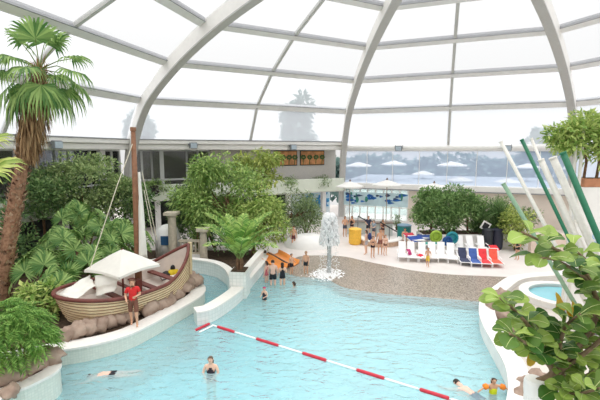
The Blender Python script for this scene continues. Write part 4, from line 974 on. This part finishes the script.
# counters and handrails in front of the kiosk
for i, (u0, u1, v, y) in enumerate(((346, 372, 226, 31.2), (374, 392, 228, 30.6))):
    a, b = aty(u0, v, y), aty(u1, v, y); ct = thing('bar_counter', ('pale bar counter on the left in front of the kiosk glass', 'shorter bar counter on the right in front of the kiosk glass')[i], 'counter', ((a.x + b.x) / 2, y, .09), group='bar counters')
    MB().box((0, 0, .5), (b.x - a.x, .5, 1.0)).build('body', mat('counter_pale', (206, 212, 208), .6, .04), ct, bevel=.02); MB().box((0, -.05, 1.03), (b.x - a.x + .1, .75, .06)).build('top', mat('counter_top', (120, 104, 92), .5, .1), ct, bevel=.01)
for i, (u0, v0, u1, v1, y) in enumerate(((358, 216, 376, 226, 30.0), (380, 222, 399, 233, 28.9))):
    a, b = aty(u0, v0, y), aty(u1, v1, y); hr = thing('handrail', ('dark handrail sloping down in front of the bar, left one', 'dark handrail sloping down to the end of the low wall')[i], 'handrail', (a.x, y, .09), group='handrails'); o = Vector((a.x, y, .09))
    MB().tube([a - o, b - o], .045, 8).build('rail', M_black, hr)
    for q in (0, .5, 1): p = a.lerp(b, q) - o; MB().tube([(p.x, p.y, 0), p], .03, 6).build('post', M_grey, hr)
# sign and floats
p = aty(485.5, 226, 26.5); sg = thing('framed_sign', 'tilted white-framed square sign above the black bins', 'sign', (p.x, p.y, .09)); h = p.z - .09
MB().tube([(0, .05, 0), (0, .05, h)], .03, 6).build('post', M_grey, sg)
R45 = Matrix.Rotation(.5, 3, 'Y'); MB().box((0, 0, h), (.6, .05, .6), M=R45).build('frame', M_white, sg); MB().box((0, -.03, h), (.4, .03, .4), M=R45).build('panel', M_black, sg)
def floatring(u, v, y, r, rgb, lab):
    p = aty(u, v, y); mb = MB(); P = [(r * math.cos(a * PI / 12), 0, r * math.sin(a * PI / 12)) for a in range(25)]; mb.tube(P, .3 * r, 8); mb.ball((0, 0, 0), (r * .75, .06, r * .75), 14, 6)
    o = mb.build('swim_float', mat('float_%d_%d_%d' % rgb, rgb, .4, .08), smooth=True, loc=(p.x, p.y, p.z)); return tag(o, lab, 'swim float', 'swim floats')
floatring(436, 236.5, 25.6, .33, (150, 180, 60), 'lime green round swim float propped behind the loungers')
floatring(452, 238, 25.3, .34, (24, 130, 140), 'teal round swim float propped behind the loungers')
floatring(447.5, 241, 25.0, .26, (26, 80, 140), 'small dark blue swim float left of the teal one')
for u, v, y, sz, rgb, lab, rz in ((416, 238, 26, (1.1, .7), (52, 82, 160), 'blue towel heaped on a seat behind the left loungers', .4), (424, 236, 26.4, (.9, .6), (70, 92, 150), 'grey-blue towel heaped right of the blue one', -.3), (409, 234, 26.6, (.7, .5), (196, 70, 84), 'pinkish red towel by the teal bin', .2), (409, 251, 23.5, (.22, .6), (180, 50, 110), 'magenta towel hanging between the two left loungers', 0), (421.5, 255.5, 23.2, (.42, .5), (214, 48, 66), 'red triangular towel left of the child in yellow shorts', .7), (494, 247, 24.4, (.5, .6), (222, 52, 60), 'red bag-like towel bundle on the backrest by the standing woman', 0), (430, 243, 25, (.9, .4), (70, 150, 140), 'green towel on the ground below the lime float', 0), (480, 268, 22.1, (.5, .3), (34, 48, 96), 'dark blue towel on the foot of the bright blue lounger', 0)):
    p = aty(u, v, y)
    if rgb in ((52, 82, 160), (70, 92, 150), (196, 70, 84), (70, 150, 140)):   # low seat that carries the towel
        st = thing('low_bench', 'white low bench under the ' + lab.split(' on ')[0].split(' heaped')[0].split(' by ')[0], 'bench', (p.x, p.y, .09)); hh = max(.2, p.z - .15)
        MB().box((0, 0, hh - .04), (sz[0], sz[1] * .9, .07)).build('seat', M_pl, st, bevel=.02)
        for sx in (-1, 1): MB().box((sx * sz[0] * .42, 0, (hh - .07) / 2), (.06, sz[1] * .7, hh - .07)).build('leg', M_pl, st)
    towel(u, v, y, sz, rgb, lab, rz=rz)

# ------------------------------------------------------------------ parasols
M_par = mat('parasol_cloth', (246, 244, 240), .8, .02, 4, trans=.3)
def parasol(x, y, z0, hgt, r, label, group):
    t = thing('white_parasol', label, 'parasol', (x, y, z0), group=group)
    mb = MB(); n = 8; mb.v.append((0, 0, hgt + .42)); 
    for q, zz in ((.5, .22), (1, 0)): mb.v += [(r * q * math.cos(2 * PI * i / n), r * q * math.sin(2 * PI * i / n), hgt + zz) for i in range(n)]
    mb.v += [(r * math.cos(2 * PI * i / n), r * math.sin(2 * PI * i / n), hgt - .12) for i in range(n)]
    for i in range(n):
        j = (i + 1) % n; mb.f.append((0, 1 + i, 1 + j))
        for k in range(2): mb.f.append((1 + k * n + i, 1 + (k + 1) * n + i, 1 + (k + 1) * n + j, 1 + k * n + j))
    mb.build('canopy', M_par, t)
    MB().tube([(0, 0, 0), (0, 0, hgt + .4)], .035, 8).build('pole', mat('parasol_pole', (150, 128, 108), .6, .08), t)
    MB().lathe([(.05, hgt + .38), (.09, hgt + .46), (.05, hgt + .58)], 8).build('finial', mat('finial_brown', (120, 98, 84), .6, .1), t)
    MB().lathe([(.3, 0), (.3, .07), (.06, .12)], 14).build('base', M_grey, t)
    for i in range(n): MB().tube([(0, 0, hgt - .02), (r * .97 * math.cos(2 * PI * i / n), r * .97 * math.sin(2 * PI * i / n), hgt)], .012, 4).build('rib', MATS['parasol_pole'], t)
for u, v, y, w_, lab in ((359, 165.5, 45, 26, 'white parasol on the terrace nearest the white post'), (394, 164, 45, 26, 'white parasol on the terrace under the floodlight'), (423, 174, 47.5, 23, 'smaller white parasol lower on the terrace, third from the white post'), (452, 165, 44, 30, 'white parasol on the terrace just left of the slim bar'), (460, 180, 42.5, 25, 'white parasol low on the terrace above the hedge tree'), (528, 167, 43, 24, 'white parasol on the terrace behind the green pole'), (508, 182, 42, 26, 'white parasol on the terrace behind the lower end of the white pole')):
    p = aty(u, v, y); hgt = p.z - 3.4; parasol(p.x, y, 3.4, hgt, w_ / 2 * y / FPX, lab, 'white parasols on the terrace')
for u, v, y, w_, lab in ((350, 186, 34.5, 28, 'tall white parasol on the deck before the frieze, leftmost of three'), (387, 184.5, 34.2, 30, 'tall white parasol on the deck in the middle of the frieze'), (434, 188, 32.5, 32, 'tall white parasol on the deck above the left end of the hedge')):
    p = aty(u, v, y); parasol(p.x, y, .09, p.z - .09, w_ / 2 * y / FPX, lab, 'white parasols on the deck')
# ------------------------------------------------------------------ slanted poles, right
base = at(622, 338, .3); PB = Vector((base.x, base.y, .3))
M_gp = mat('pole_green', (40, 112, 82), .45, .06); M_lg = mat('pole_palegreen', (138, 170, 142), .5, .06); M_wp = mat('pole_white', (226, 222, 214), .5, .03)
for i, (u, v, y, rr, m, off, lab) in enumerate(((501, 142, 14.2, .065, M_wp, (-.55, .1), 'long white slanted pole leaning farthest left'), (503.5, 184, 14.6, .075, M_lg, (-.75, .35), 'short pale green slanted pole, lowest tip of the bundle'), (522, 140, 13.6, .06, M_gp, (-.3, -.2), 'thin dark green slanted pole, tallest tip'), (531.5, 139, 14.4, .05, M_wp, (-.1, .25), 'thin white slanted pole right of the thin green one'),
        (541, 160, 13.9, .1, M_wp, (.05, .0), 'thick white slanted pole left of the pair'), (553, 158, 13.7, .12, M_wp, (.3, -.1), 'thick white slanted pole right of the pair'), (563, 153, 13.3, .1, M_gp, (.35, -.45), 'thick dark green slanted pole on the right'))):
    tip = aty(u, v, y); b = PB + Vector((off[0], off[1], 0)); t = thing('slanted_pole', lab, 'pole', b, group='bundle of slanted poles'); d = tip - b
    MB().tube([(0, 0, -.02), d], rr, 10).build('shaft', m, t, smooth=True); MB().tube([d * .997, d + d.normalized() * .03], rr * 1.12, 10).build('cap', m, t); MB().lathe([(rr * 2, 0), (rr * 2, .06), (rr * 1.2, .12)], 12).build('foot', M_grey, t)
# white wall and terracotta planter on the right
wr = struct('wall_right', MB().box((14.6, 15.4, 2.8), (7.4, .5, 5.15)), M_white, bevel=.03)
pt = thing('terracotta_planter', 'long terracotta planter box on top of the white wall', 'planter', (13.3, 15.4, 5.38)); MB().box((0, 0, .17), (4.4, .46, .34)).build('trough', mat('terracotta', (190, 132, 100), .8, .1, 4), pt, bevel=.03); MB().box((0, 0, .335), (4.2, .36, .04)).build('soil', M_soil, pt)
mu = thing('blue_wall_drawing', 'pale blue line drawing on the white wall at the right edge', 'mural', (11.6, 15.14, 3.2)); mb = MB(); random.seed(4)
for k in range(9): mb.tube([(U(-.3, 1.2), 0, U(-.3, .5)) for _ in range(2)] + [(U(0, 1.4), 0, U(-.3, .5))], .03, 5)
mb.build('brush_lines', mat('drawing_blue', (176, 206, 232), .7, .1), mu)
po = aty(573, 176, 15.1); t = thing('slim_post', 'slim white post standing on the terracotta planter wall', 'post', (po.x, 15.08, .3)); MB().tube([(0, 0, 0), (0, 0, aty(571, 139, 15.08).z - .3)], .05, 8).build('shaft', M_wp, t); MB().lathe([(.12, 0), (.12, .05)], 10).build('foot', M_grey, t)
po = aty(579.5, 176, 15.0); t = thing('slim_post', 'taller slim post in front of the planter tree, right of the other', 'post', (po.x, 15.0, .3)); MB().tube([(0, 0, 0), (0, 0, aty(579, 126, 15.0).z - .3)], .06, 8).build('shaft', M_wp, t); MB().lathe([(.12, 0), (.12, .05)], 10).build('foot', M_grey, t)
# fluted column that carries the fig
col = thing('fluted_column', 'white fluted column beneath the fiddle-leaf fig', 'column', (4.25, 6.6, .02)); mb = MB()
n = 40; prof_ = []
for z in (0, 2.4): mb.v += [((.155 - (.012 if i % 2 else 0)) * math.cos(2 * PI * i / n), (.155 - (.012 if i % 2 else 0)) * math.sin(2 * PI * i / n), z) for i in range(n)]
for i in range(n): mb.f.append((i, (i + 1) % n, n + (i + 1) % n, n + i))
mb.build('shaft', M_white, col); MB().lathe([(.158, 2.38), (.17, 2.5), (.17, 2.62), (.15, 2.68)], 24).build('capital', M_white, col); MB().lathe([(.25, 0), (.25, .1), (.17, .2)], 24).build('base', M_white, col)
# little upper pool behind the curb
up = MB(); cxy = Vector((11.7, 16.5, .42)); n = 24
up.v = [(cxy.x + 1.5 * math.cos(2 * PI * i / n), cxy.y + 1.3 * math.sin(2 * PI * i / n), .42) for i in range(n)]; up.v += [(x, y, .2) for x, y, z in up.v[:n]]
up.f = [tuple(range(n)), tuple(reversed(range(n, 2 * n)))] + [(i, (i + 1) % n, n + (i + 1) % n, n + i) for i in range(n)]
M_up = mat('upper_pool_tile', (140, 206, 216), .15, .06, 1.2, spec=.6)
tag(up.build('paddling_pool_water', M_up), 'small turquoise paddling pool behind the white curb', 'water', None, 'stuff')
ring_wall('wall_paddling', [(cxy.x + 1.52 * math.cos(2 * PI * i / 24), cxy.y + 1.32 * math.sin(2 * PI * i / 24)) for i in range(25)], .3, .2, .5, M_white, -1)
# pale sloping rise and rocks left of the fountain, behind the beach
mb = MB(); o0 = at(309, 252, .09); n = 26
for q, z in ((1, 0), (.93, .35), (.75, .62), (.4, .8)): mb.v += [(o0.x + 1.75 * q * math.cos(2 * PI * i / n), o0.y + 1.9 + 1.5 * q * math.sin(2 * PI * i / n), .05 + z) for i in range(n)]
for k in range(3):
    for i in range(n): a = k * n + i; b = k * n + (i + 1) % n; mb.f.append((a, b, b + n, a + n))
mb.f.append(tuple(3 * n + i for i in range(n)))
struct('floor_rise', mb, M_white, smooth=True)
for i, (u, v, y, r, lab) in enumerate(((297, 241, 27.6, .3, 'brown rock at the left foot of the wispy grey-green tree'), (304, 239, 28.2, .28, 'brown rock behind the pale rise, middle of three'), (312, 238, 28.6, .3, 'brown rock behind the pale rise, nearest the fountain'))):
    p = aty(u, v, y); rock((p.x, p.y, .09 + r * .5), (r * 1.3, r, r), lab, 'rocks behind the pale rise', i + 70)
# ------------------------------------------------------------------ people
random.seed(200)
SKIN = {'fair': mat('skin_fair', (230, 188, 164), .55, .03, 12), 'tan': mat('skin_tan', (214, 166, 136), .55, .03, 12), 'pink': mat('skin_pink', (234, 192, 174), .55, .03, 12)}
def fab(rgb): return mat('fabric_%d_%d_%d' % rgb, rgb, .8, .06, 14)
HAIRM = lambda rgb: mat('hair_%d_%d_%d' % rgb, rgb, .6, .15, 30)
BASE = dict(pelvis=(0, 0, .95), spine=(0, .0, 1.12), chest=(0, -.005, 1.32), neck=(0, -.01, 1.47), head1=(0, .02, 1.54), head2=(0, .015, 1.635), head3=(0, .0, 1.71),
            shL=(-.165, -.01, 1.41), elL=(-.225, -.02, 1.13), wrL=(-.25, .04, .89), haL=(-.255, .06, .81), shR=(.165, -.01, 1.41), elR=(.225, -.02, 1.13), wrR=(.25, .04, .89), haR=(.255, .06, .81),
            hpL=(-.09, 0, .9), knL=(-.1, .02, .5), anL=(-.105, -.02, .09), toL=(-.115, .13, .035), hpR=(.09, 0, .9), knR=(.1, .02, .5), anR=(.105, -.02, .09), toR=(.115, .13, .035))
RAD = dict(pelvis=.135, spine=.118, chest=.138, neck=.056, head1=.072, head2=.092, head3=.055, sh=.062, el=.044, wr=.03, ha=.036, hp=.09, kn=.058, an=.038, to=.032)
EDG = [('pelvis', 'spine'), ('spine', 'chest'), ('chest', 'neck'), ('neck', 'head1'), ('head1', 'head2'), ('head2', 'head3')] + [(a + s, b + s) for s in 'LR' for a, b in (('sh', 'el'), ('el', 'wr'), ('wr', 'ha'), ('hp', 'kn'), ('kn', 'an'), ('an', 'to'))] + [('chest', 'shL'), ('chest', 'shR'), ('pelvis', 'hpL'), ('pelvis', 'hpR')]
def person(label, p, face, h, pose=None, skin='fair', hair=(70, 48, 36), hairlong=0., clothes=(), rot=None, build=1., eyes=True, fingers=True, group=None):
    """face = heading of the face in degrees, 0 = away from the camera, 180 = towards it; clothes = [(name, rgb, {bone: (t0, t1)})]"""
    J = {k: Vector(v) for k, v in BASE.items()}
    for k, v in (pose or {}).items(): J[k] = Vector(v)
    for s in 'LR':                                                 # hands follow the forearm unless given
        if ('wr' + s) in (pose or {}) and ('ha' + s) not in (pose or {}): J['ha' + s] = J['wr' + s] + (J['wr' + s] - J['el' + s]).normalized() * .085
    Rm = rot.to_3x3() if rot else Matrix.Identity(3); k = h / 1.76
    J = {n: (Rm @ v) * k for n, v in J.items()}
    names = list(J); idx = {n: i for i, n in enumerate(names)}
    bm = bmesh.new(); lay = bm.verts.layers.skin.verify(); vs = [bm.verts.new(J[n]) for n in names]
    child = 1 + max(0, (1.5 - h)) * .5
    for n, v in zip(names, vs):
        r = RAD.get(n, RAD.get(n[:2])) * k * (build if not n.startswith('head') else 1) * (child if n.startswith('head') else 1)
        v[lay].radius = (r, r); v[lay].use_root = n == 'pelvis'
    for a, b in EDG: bm.edges.new((vs[idx[a]], vs[idx[b]]))
    me = bpy.data.meshes.new('body'); bm.to_mesh(me); bm.free()
    tmp = bpy.data.objects.new('body', me); COL.objects.link(tmp)
    sk = tmp.modifiers.new('skin', 'SKIN'); sk.use_smooth_shade = True; sk.branch_smoothing = .6
    sb = tmp.modifiers.new('sub', 'SUBSURF'); sb.levels = 2; sb.render_levels = 2
    dg = bpy.context.evaluated_depsgraph_get(); ev = tmp.evaluated_get(dg); body = bpy.data.meshes.new_from_object(ev)
    bpy.data.objects.remove(tmp); bpy.data.meshes.remove(me)
    V = [v.co.copy() for v in body.vertices]; F = [tuple(q.vertices) for q in body.polygons]
    Nn = [v.normal.copy() for v in body.vertices]
    root = thing('person', label, 'person', p, math.radians(face), group)
    segs = [(a, b, J[a], J[b]) for a, b in EDG]
    hx, hy, hz = Rm @ Vector((1, 0, 0)), Rm @ Vector((0, 1, 0)), Rm @ Vector((0, 0, 1))
    hd = J['head2'] - J['head1']; hz2 = hd.normalized(); hx2 = hx; hy2 = hz2.cross(hx2)
    if hy2.dot(hy) < 0: hy2 = -hy2
    def near(c):
        best = (1e9, None, 0)
        for a, b, A, B in segs:
            d = B - A; t = max(0, min(1, (c - A).dot(d) / d.length_squared)); q = (c - A - d * t).length / (RAD.get(a, RAD.get(a[:2])) + .02)
            if q < best[0]: best = (q, (a[:-1] if a[-1] in 'LR' else a) + '-' + (b[:-1] if b[-1] in 'LR' else b), t)
        return best[1], best[2]
    cls = [near(sum((V[i] for i in f), Vector()) / len(f)) for f in F]
    def shell(nm, sel, m, off):
        use = {}; mb = MB()
        for fi in sel:
            for i in F[fi]:
                if i not in use: use[i] = len(mb.v); mb.v.append(tuple(V[i] + Nn[i] * off))
            mb.f.append(tuple(use[i] for i in F[fi]))
        if mb.f:
            o = mb.build(nm, m, root, smooth=True); s = o.modifiers.new('thick', 'SOLIDIFY'); s.thickness = off * .8; s.offset = -1
    # nose, ears and fingers join the body mesh
    bb = MB(); bb.v = [tuple(v) for v in V]; bb.f = list(F)
    hs = k * child; hc = J['head2']
    bb.ball(hc + hy2 * .092 * hs - hz2 * .012 * hs, (.016 * hs, .022 * hs, .024 * hs), 8, 5)
    for s in (-1, 1): bb.ball(hc + hx2 * .09 * hs * s - hz2 * .005 * hs, (.014 * hs, .022 * hs, .03 * hs), 7, 5)
    if fingers:
        for s in 'LR':
            a, b = J['wr' + s], J['ha' + s]; d = (b - a).normalized(); sd = d.cross(hx if abs(d.dot(hx)) < .8 else hz).normalized(); nn = d.cross(sd)
            if nn.dot(J['pelvis'] - b) < 0: nn = -nn
            for q, l in ((-1.5, .062), (-.5, .074), (.5, .07), (1.5, .054)):
                r0 = b + sd * q * .019 * k; r1 = r0 + d * (l * .55 + .02) * k + nn * .006 * k; r2 = r1 + (d * .75 + nn * .6) * l * .5 * k
                bb.tube([r0, r1, r2], [.0095 * k, .009 * k, .0075 * k], 6)
            r0 = a.lerp(b, .55) + sd * .03 * k; bb.tube([r0, r0 + (sd * .75 + d * .6 + nn * .2) * .032 * k, r0 + (sd * .7 + d * 1.4 + nn * .5) * .04 * k], [.012 * k, .011 * k, .008 * k], 6)
    bb.build('body', SKIN[skin], root, smooth=True)
    for nm, rgb, rules in clothes:
        sel = [i for i, (bn, t) in enumerate(cls) if bn in rules and rules[bn][0] <= t <= rules[bn][1]]
        shell(nm, sel, fab(rgb), .014 * k)
    if hair:
        sel = []
        for i, f in enumerate(F):
            if not cls[i][0].startswith('head') and cls[i][0] != 'neck-head1': continue
            c = sum((V[j] for j in f), Vector()) / len(f) - hc; y, z = c.dot(hy2) / hs, c.dot(hz2) / hs
            if z > (.045 if hair != (216, 36, 112) else .012) or (y < -.0 and z > -.06 - hairlong * .1) or (y < .035 and z > .0): sel.append(i)
        shell('hair', sel, HAIRM(hair), .017 * hs)
        if hairlong:
            mb = MB(); mb.ball(hc - hy2 * .075 * hs - hz2 * (.06 + .09 * hairlong) * hs, (.085 * hs, .05 * hs, (.07 + .12 * hairlong) * hs), 10, 7, .2, 3)
            mb.build('long_hair', HAIRM(hair), root, smooth=True)
    if eyes:
        for s in (-1, 1): mb = MB(); mb.ball(hc + hy2 * .083 * hs + hx2 * .034 * hs * s + hz2 * .012 * hs, .011 * hs, 7, 5); mb.build('eye', mat('eye_dark', (40, 32, 30), .2, .05), root)
        mb = MB(); mb.ball(hc + hy2 * .082 * hs - hz2 * .05 * hs, (.024 * hs, .01 * hs, .007 * hs), 8, 5); mb.build('mouth', mat('lip', (176, 96, 90), .5, .05), root)
    return root
TR = {'pelvis-spine': (0, .25), 'pelvis-hp': (0, 1), 'hp-kn': (0, .45)}
BRIEF = {'pelvis-spine': (0, .2), 'pelvis-hp': (0, 1), 'hp-kn': (0, .14)}
SUIT = {'pelvis-spine': (0, 1), 'spine-chest': (0, 1), 'chest-neck': (0, .18), 'chest-sh': (0, .3), 'pelvis-hp': (0, 1), 'hp-kn': (0, .12)}
TEE = {'pelvis-spine': (.15, 1), 'spine-chest': (0, 1), 'chest-neck': (0, .55), 'chest-sh': (0, 1), 'sh-el': (0, .6)}
TOP = {'spine-chest': (.45, .95)}
def PZ(u, v, z): return tuple(at(u, v, z))
BENT = dict(elL=(-.23, -.0, 1.14), wrL=(-.17, .2, 1.1), elR=(.23, 0, 1.14), wrR=(.17, .2, 1.1))
WALK = dict(knL=(-.1, .16, .51), anL=(-.1, .1, .1), toL=(-.1, .25, .06), knR=(.1, -.02, .5), anR=(.1, -.2, .12), toR=(.1, -.06, .035), elL=(-.22, -.12, 1.15), wrL=(-.24, -.1, .9), elR=(.22, .08, 1.14), wrR=(.22, .22, .95))
p = at(134.5, 326, .55)
person('lifeguard in red shirt and brown shorts walking on the pool wall beside the boat', tuple(p), 200, 1.78, dict(WALK, elL=(-.24, .02, 1.15), wrL=(-.12, .22, 1.16), elR=(.24, 0, 1.15), wrR=(.2, .2, 1.05)), 'tan', (96, 66, 48), 0, [('shirt', (206, 44, 44), TEE), ('shorts', (120, 78, 62), {'pelvis-spine': (0, .2), 'pelvis-hp': (0, 1), 'hp-kn': (0, .85)})])
# woman standing waist deep
p = at(211, 372, 0)
person('woman in a black swimsuit standing waist-deep, alone in the near pool', (p.x, p.y, -1.12), 178, 1.68, dict(elL=(-.25, .02, 1.16), wrL=(-.1, .22, 1.06), elR=(.25, .02, 1.16), wrR=(.1, .24, 1.05)), 'fair', (96, 78, 64), .5, [('swimsuit', (40, 34, 44), SUIT)])
RP = Matrix.Rotation(-PI / 2, 4, 'X')                              # prone: head to local +Y
p0, p1 = at(82, 372, 0), at(122, 369.5, 0); hd_ = math.degrees(math.atan2(p0.y - p1.y, p0.x - p1.x)) - 90
c = at(100, 371, 0)
person('swimmer floating face down beside the boat wall, dark hair and dark trunks', (c.x + .42, c.y - .1, -.07), hd_, 1.72, {k_: (v[0], v[1], v[2] - .95) for k_, v in dict(BASE, elL=(-.3, .05, 1.66), wrL=(-.2, .1, 1.9), haL=(-.18, .1, 1.98), elR=(.26, .1, 1.2), wrR=(.26, .15, .98), haR=(.26, .15, .9)).items()}, 'pink', (60, 46, 40), 0, [('trunks', (36, 36, 44), BRIEF)], rot=RP)
hd0, ft0 = at(456, 383, 0), at(486, 402, 0); hd_ = math.degrees(math.atan2(hd0.y - ft0.y, hd0.x - ft0.x)) - 90; dv = (hd0 - ft0).normalized(); c = hd0 - dv * .66
person('dark-haired man gliding chest-down near the lower right, head raised', (c.x, c.y, -.06), hd_, 1.75, {k_: (v[0], v[1], v[2] - .95) for k_, v in dict(BASE, neck=(0, -.05, 1.46), head1=(0, -.06, 1.52), head2=(0, -.1, 1.61), head3=(0, -.13, 1.68), shL=(-.17, .0, 1.43), elL=(-.3, .06, 1.62), wrL=(-.36, .1, 1.84), haL=(-.37, .1, 1.92), elR=(.25, .1, 1.18), wrR=(.28, .16, .95), haR=(.28, .17, .87)).items()}, 'pink', (46, 38, 34), 0, [('trunks', (120, 140, 150), TR)], rot=RP)
p = at(493, 393, 0)
ch = person('child with orange armbands and yellow vest at the lower right', (p.x, p.y, -.72), 178, 1.2, dict(elL=(-.36, .06, 1.36), wrL=(-.56, .12, 1.3), elR=(.36, .06, 1.36), wrR=(.56, .12, 1.26)), 'tan', (60, 44, 36), .3, [('vest', (214, 220, 40), {'pelvis-spine': (.4, 1), 'spine-chest': (0, 1), 'chest-neck': (0, .3)}), ('trunks', (50, 70, 70), TR)])
for s in (-1, 1):
    kk = 1.2 / 1.76; MB().tube([(s * .25 * kk, .03 * kk, 1.395 * kk), (s * .28 * kk, .04 * kk, 1.385 * kk), (s * .40 * kk, .075 * kk, 1.36 * kk), (s * .44 * kk, .085 * kk, 1.345 * kk)], [.07 * kk, .115 * kk, .115 * kk, .07 * kk], 12).build('armband', fab((246, 140, 50)), ch, smooth=True)
# in the water by the slide
p = at(264.5, 300, 0); person('child with a pink cap and dark swimsuit wading in front of the slide', (p.x, p.y, -.55), 150, 1.2, BENT, 'fair', (216, 36, 112), 0, [('swimsuit', (52, 54, 66), SUIT)])
p = at(273, 285, 0); person('bare-backed man in black trunks standing by the slide, seen from behind', (p.x, p.y, -.4), 8, 1.76, dict(elL=(-.24, .04, 1.15), wrL=(-.22, .2, 1.0)), 'pink', (70, 50, 40), 0, [('trunks', (34, 34, 40), TR)], build=1.1)
p = at(282.5, 285, 0); person('dark-haired woman in a black swimsuit right of the bare-backed man', (p.x, p.y, -.4), 10, 1.62, BENT, 'fair', (44, 36, 34), .6, [('swimsuit', (36, 38, 46), SUIT)])
p = at(294, 286, 0); person('swimmer with only a dark-haired head above water, right of the slide group', (p.x, p.y, -1.27), 60, 1.55, BENT, 'tan', (58, 46, 42), .2, [('swimsuit', (60, 60, 70), SUIT)])
p = at(266.5, 283, 0); person('person in pink half hidden at the foot of the potted palm', (p.x, p.y + .2, -.35), 60, 1.5, None, 'pink', (60, 44, 40), .3, [('swimsuit', (206, 110, 120), SUIT)])
p = at(291.5, 275, -.05); person('child in dark trunks standing at the lower end of the slide', (p.x, p.y, -.1), 230, 1.3, BENT, 'tan', (66, 46, 38), 0, [('trunks', (50, 44, 50), TR)])
p = at(306, 275, -.05); person('boy in black trunks standing left of the fountain', (p.x, p.y, -.08), 160, 1.42, dict(elL=(-.21, -.03, 1.14), wrL=(-.2, .08, .92)), 'tan', (160, 116, 80), 0, [('trunks', (40, 44, 50), TR)])
p = at(293.5, 248, .09); person('person partly hidden under the tree, above the slide', (p.x, p.y, .09), 200, 1.6, None, 'tan', (70, 50, 40), 0, [('trunks', (110, 60, 60), TR)])
# group on the deck
BK = {'spine-chest': (0, 1), 'pelvis-spine': (.5, 1)}
G = 'group on the deck before the low wall'
for u, v, h, fc, cl, sk, hr, lg, lab in (
        (366, 254.5, 1.66, 60, [('trunks', (190, 186, 190), TR)], 'fair', (70, 50, 40), .2, 'person with a dark blue backpack, leftmost of the deck group'),
        (372.5, 258, 1.45, 190, [('bikini_top', (44, 34, 50), TOP), ('bikini_bottom', (44, 34, 50), BRIEF)], 'tan', (60, 42, 36), .8, 'dark-haired girl in a dark bikini at the front of the deck group'),
        (380, 254.5, 1.75, 170, [('trunks', (150, 96, 84), TR)], 'tan', (74, 50, 38), 0, 'tall bare-chested man at the back right of the deck group'),
        (385, 255.5, 1.4, 200, [('bikini_top', (200, 150, 120), TOP), ('bikini_bottom', (120, 84, 70), BRIEF)], 'fair', (120, 76, 48), .8, 'brown-haired girl on the right of the deck group')):
    p = at(u, v, .09); o = person(lab, tuple(p), fc, h, BENT if u == 372.5 else None, sk, hr, lg, cl, group=G)
    if u == 366:
        kk = h / 1.76; mb = MB(); mb.ball((0, -.24 * kk, 1.28 * kk), (.17, .12, .25), 12, 8, .15, 2); mb.build('backpack', fab((42, 58, 110)), o, smooth=True)
SIT = dict(pelvis=(0, 0, .5), spine=(0, .03, .67), chest=(0, .04, .87), neck=(0, .05, 1.02), head1=(0, .08, 1.09), head2=(0, .08, 1.185), head3=(0, .07, 1.26), shL=(-.165, .03, .96), elL=(-.21, .1, .72), wrL=(-.14, .32, .62), shR=(.165, .03, .96), elR=(.21, .1, .72), wrR=(.14, .32, .62), hpL=(-.09, .05, .47), knL=(-.12, .46, .5), anL=(-.12, .48, .1), toL=(-.12, .62, .05), hpR=(.09, .05, .47), knR=(.12, .46, .5), anR=(.12, .48, .1), toR=(.12, .62, .05))
p = at(394, 240, .09); person('person in a dark suit sitting on the end of the low curved wall', (7.55, 27.55, .09), 170, 1.65, SIT, 'tan', (70, 60, 44), .4, [('swimsuit', (52, 50, 50), SUIT)])
for u, y, h, fc, cl, sk, lab in ((345, 29.9, 1.7, 190, [('trunks', (70, 80, 96), TR)], 'tan', 'person standing at the far left end of the bar'), (352, 30.3, 1.65, 150, [('swimsuit', (60, 46, 50), SUIT)], 'tan', 'dark-clad person at the left bar counter'), (368.5, 29.9, 1.72, 180, [('shirt', (56, 62, 84), TEE), ('shorts', (60, 60, 70), TR)], 'fair', 'person in dark clothes standing at the middle of the bar'), (374, 29.2, 1.5, 120, [('shirt', (150, 166, 180), TEE), ('shorts', (80, 84, 100), TR)], 'fair', 'person in a pale shirt at the right end of the left counter'), (383, 29.0, 1.6, 200, [('swimsuit', (90, 60, 60), SUIT)], 'tan', 'person by the dark handrail behind the deck group')):
    q = aty(u, 220, y); person(lab, (q.x, y, .09), fc, h, BENT, sk, (58, 42, 36), .3, cl, group='guests at the bar')
p = at(427.5, 267, .09); person('child in yellow shorts walking past the white loungers', tuple(p), 150, 1.18, WALK, 'tan', (84, 56, 40), 0, [('shorts', (232, 196, 80), {'pelvis-spine': (0, .3), 'pelvis-hp': (0, 1), 'hp-kn': (0, .9)})])
p = at(517, 260, .09); person('woman in a dark swimsuit standing at the right end of the loungers', tuple(p), 110, 1.42, BENT, 'tan', (50, 38, 34), .8, [('swimsuit', (44, 52, 48), SUIT)])
p = at(405.5, 257, .09); person('girl in an orange top sitting behind the leftmost lounger', (p.x, p.y + .75, .09), 185, 1.3, SIT, 'tan', (58, 40, 34), .5, [('top', (240, 150, 50), TEE)])
p = at(414.5, 257, .09); person('girl in a pale pink top sitting behind the second lounger', (p.x, p.y + .75, .09), 185, 1.25, SIT, 'fair', (120, 80, 60), .5, [('top', (232, 168, 150), TEE)])
for u, lab in ((405.5, 'small white stool under the girl in orange'), (414.5, 'small white stool under the girl in pink')):
    p = at(u, 257, .09); st = thing('low_stool', lab, 'stool', (p.x, p.y + .72, .09), group='stools behind the loungers'); MB().box((0, 0, .24), (.42, .36, .05)).build('seat', M_pl, st, bevel=.015)
    for sx in (-.17, .17):
        for sy in (-.14, .14): MB().box((sx, sy, .11), (.04, .04, .22)).build('leg', M_pl, st)
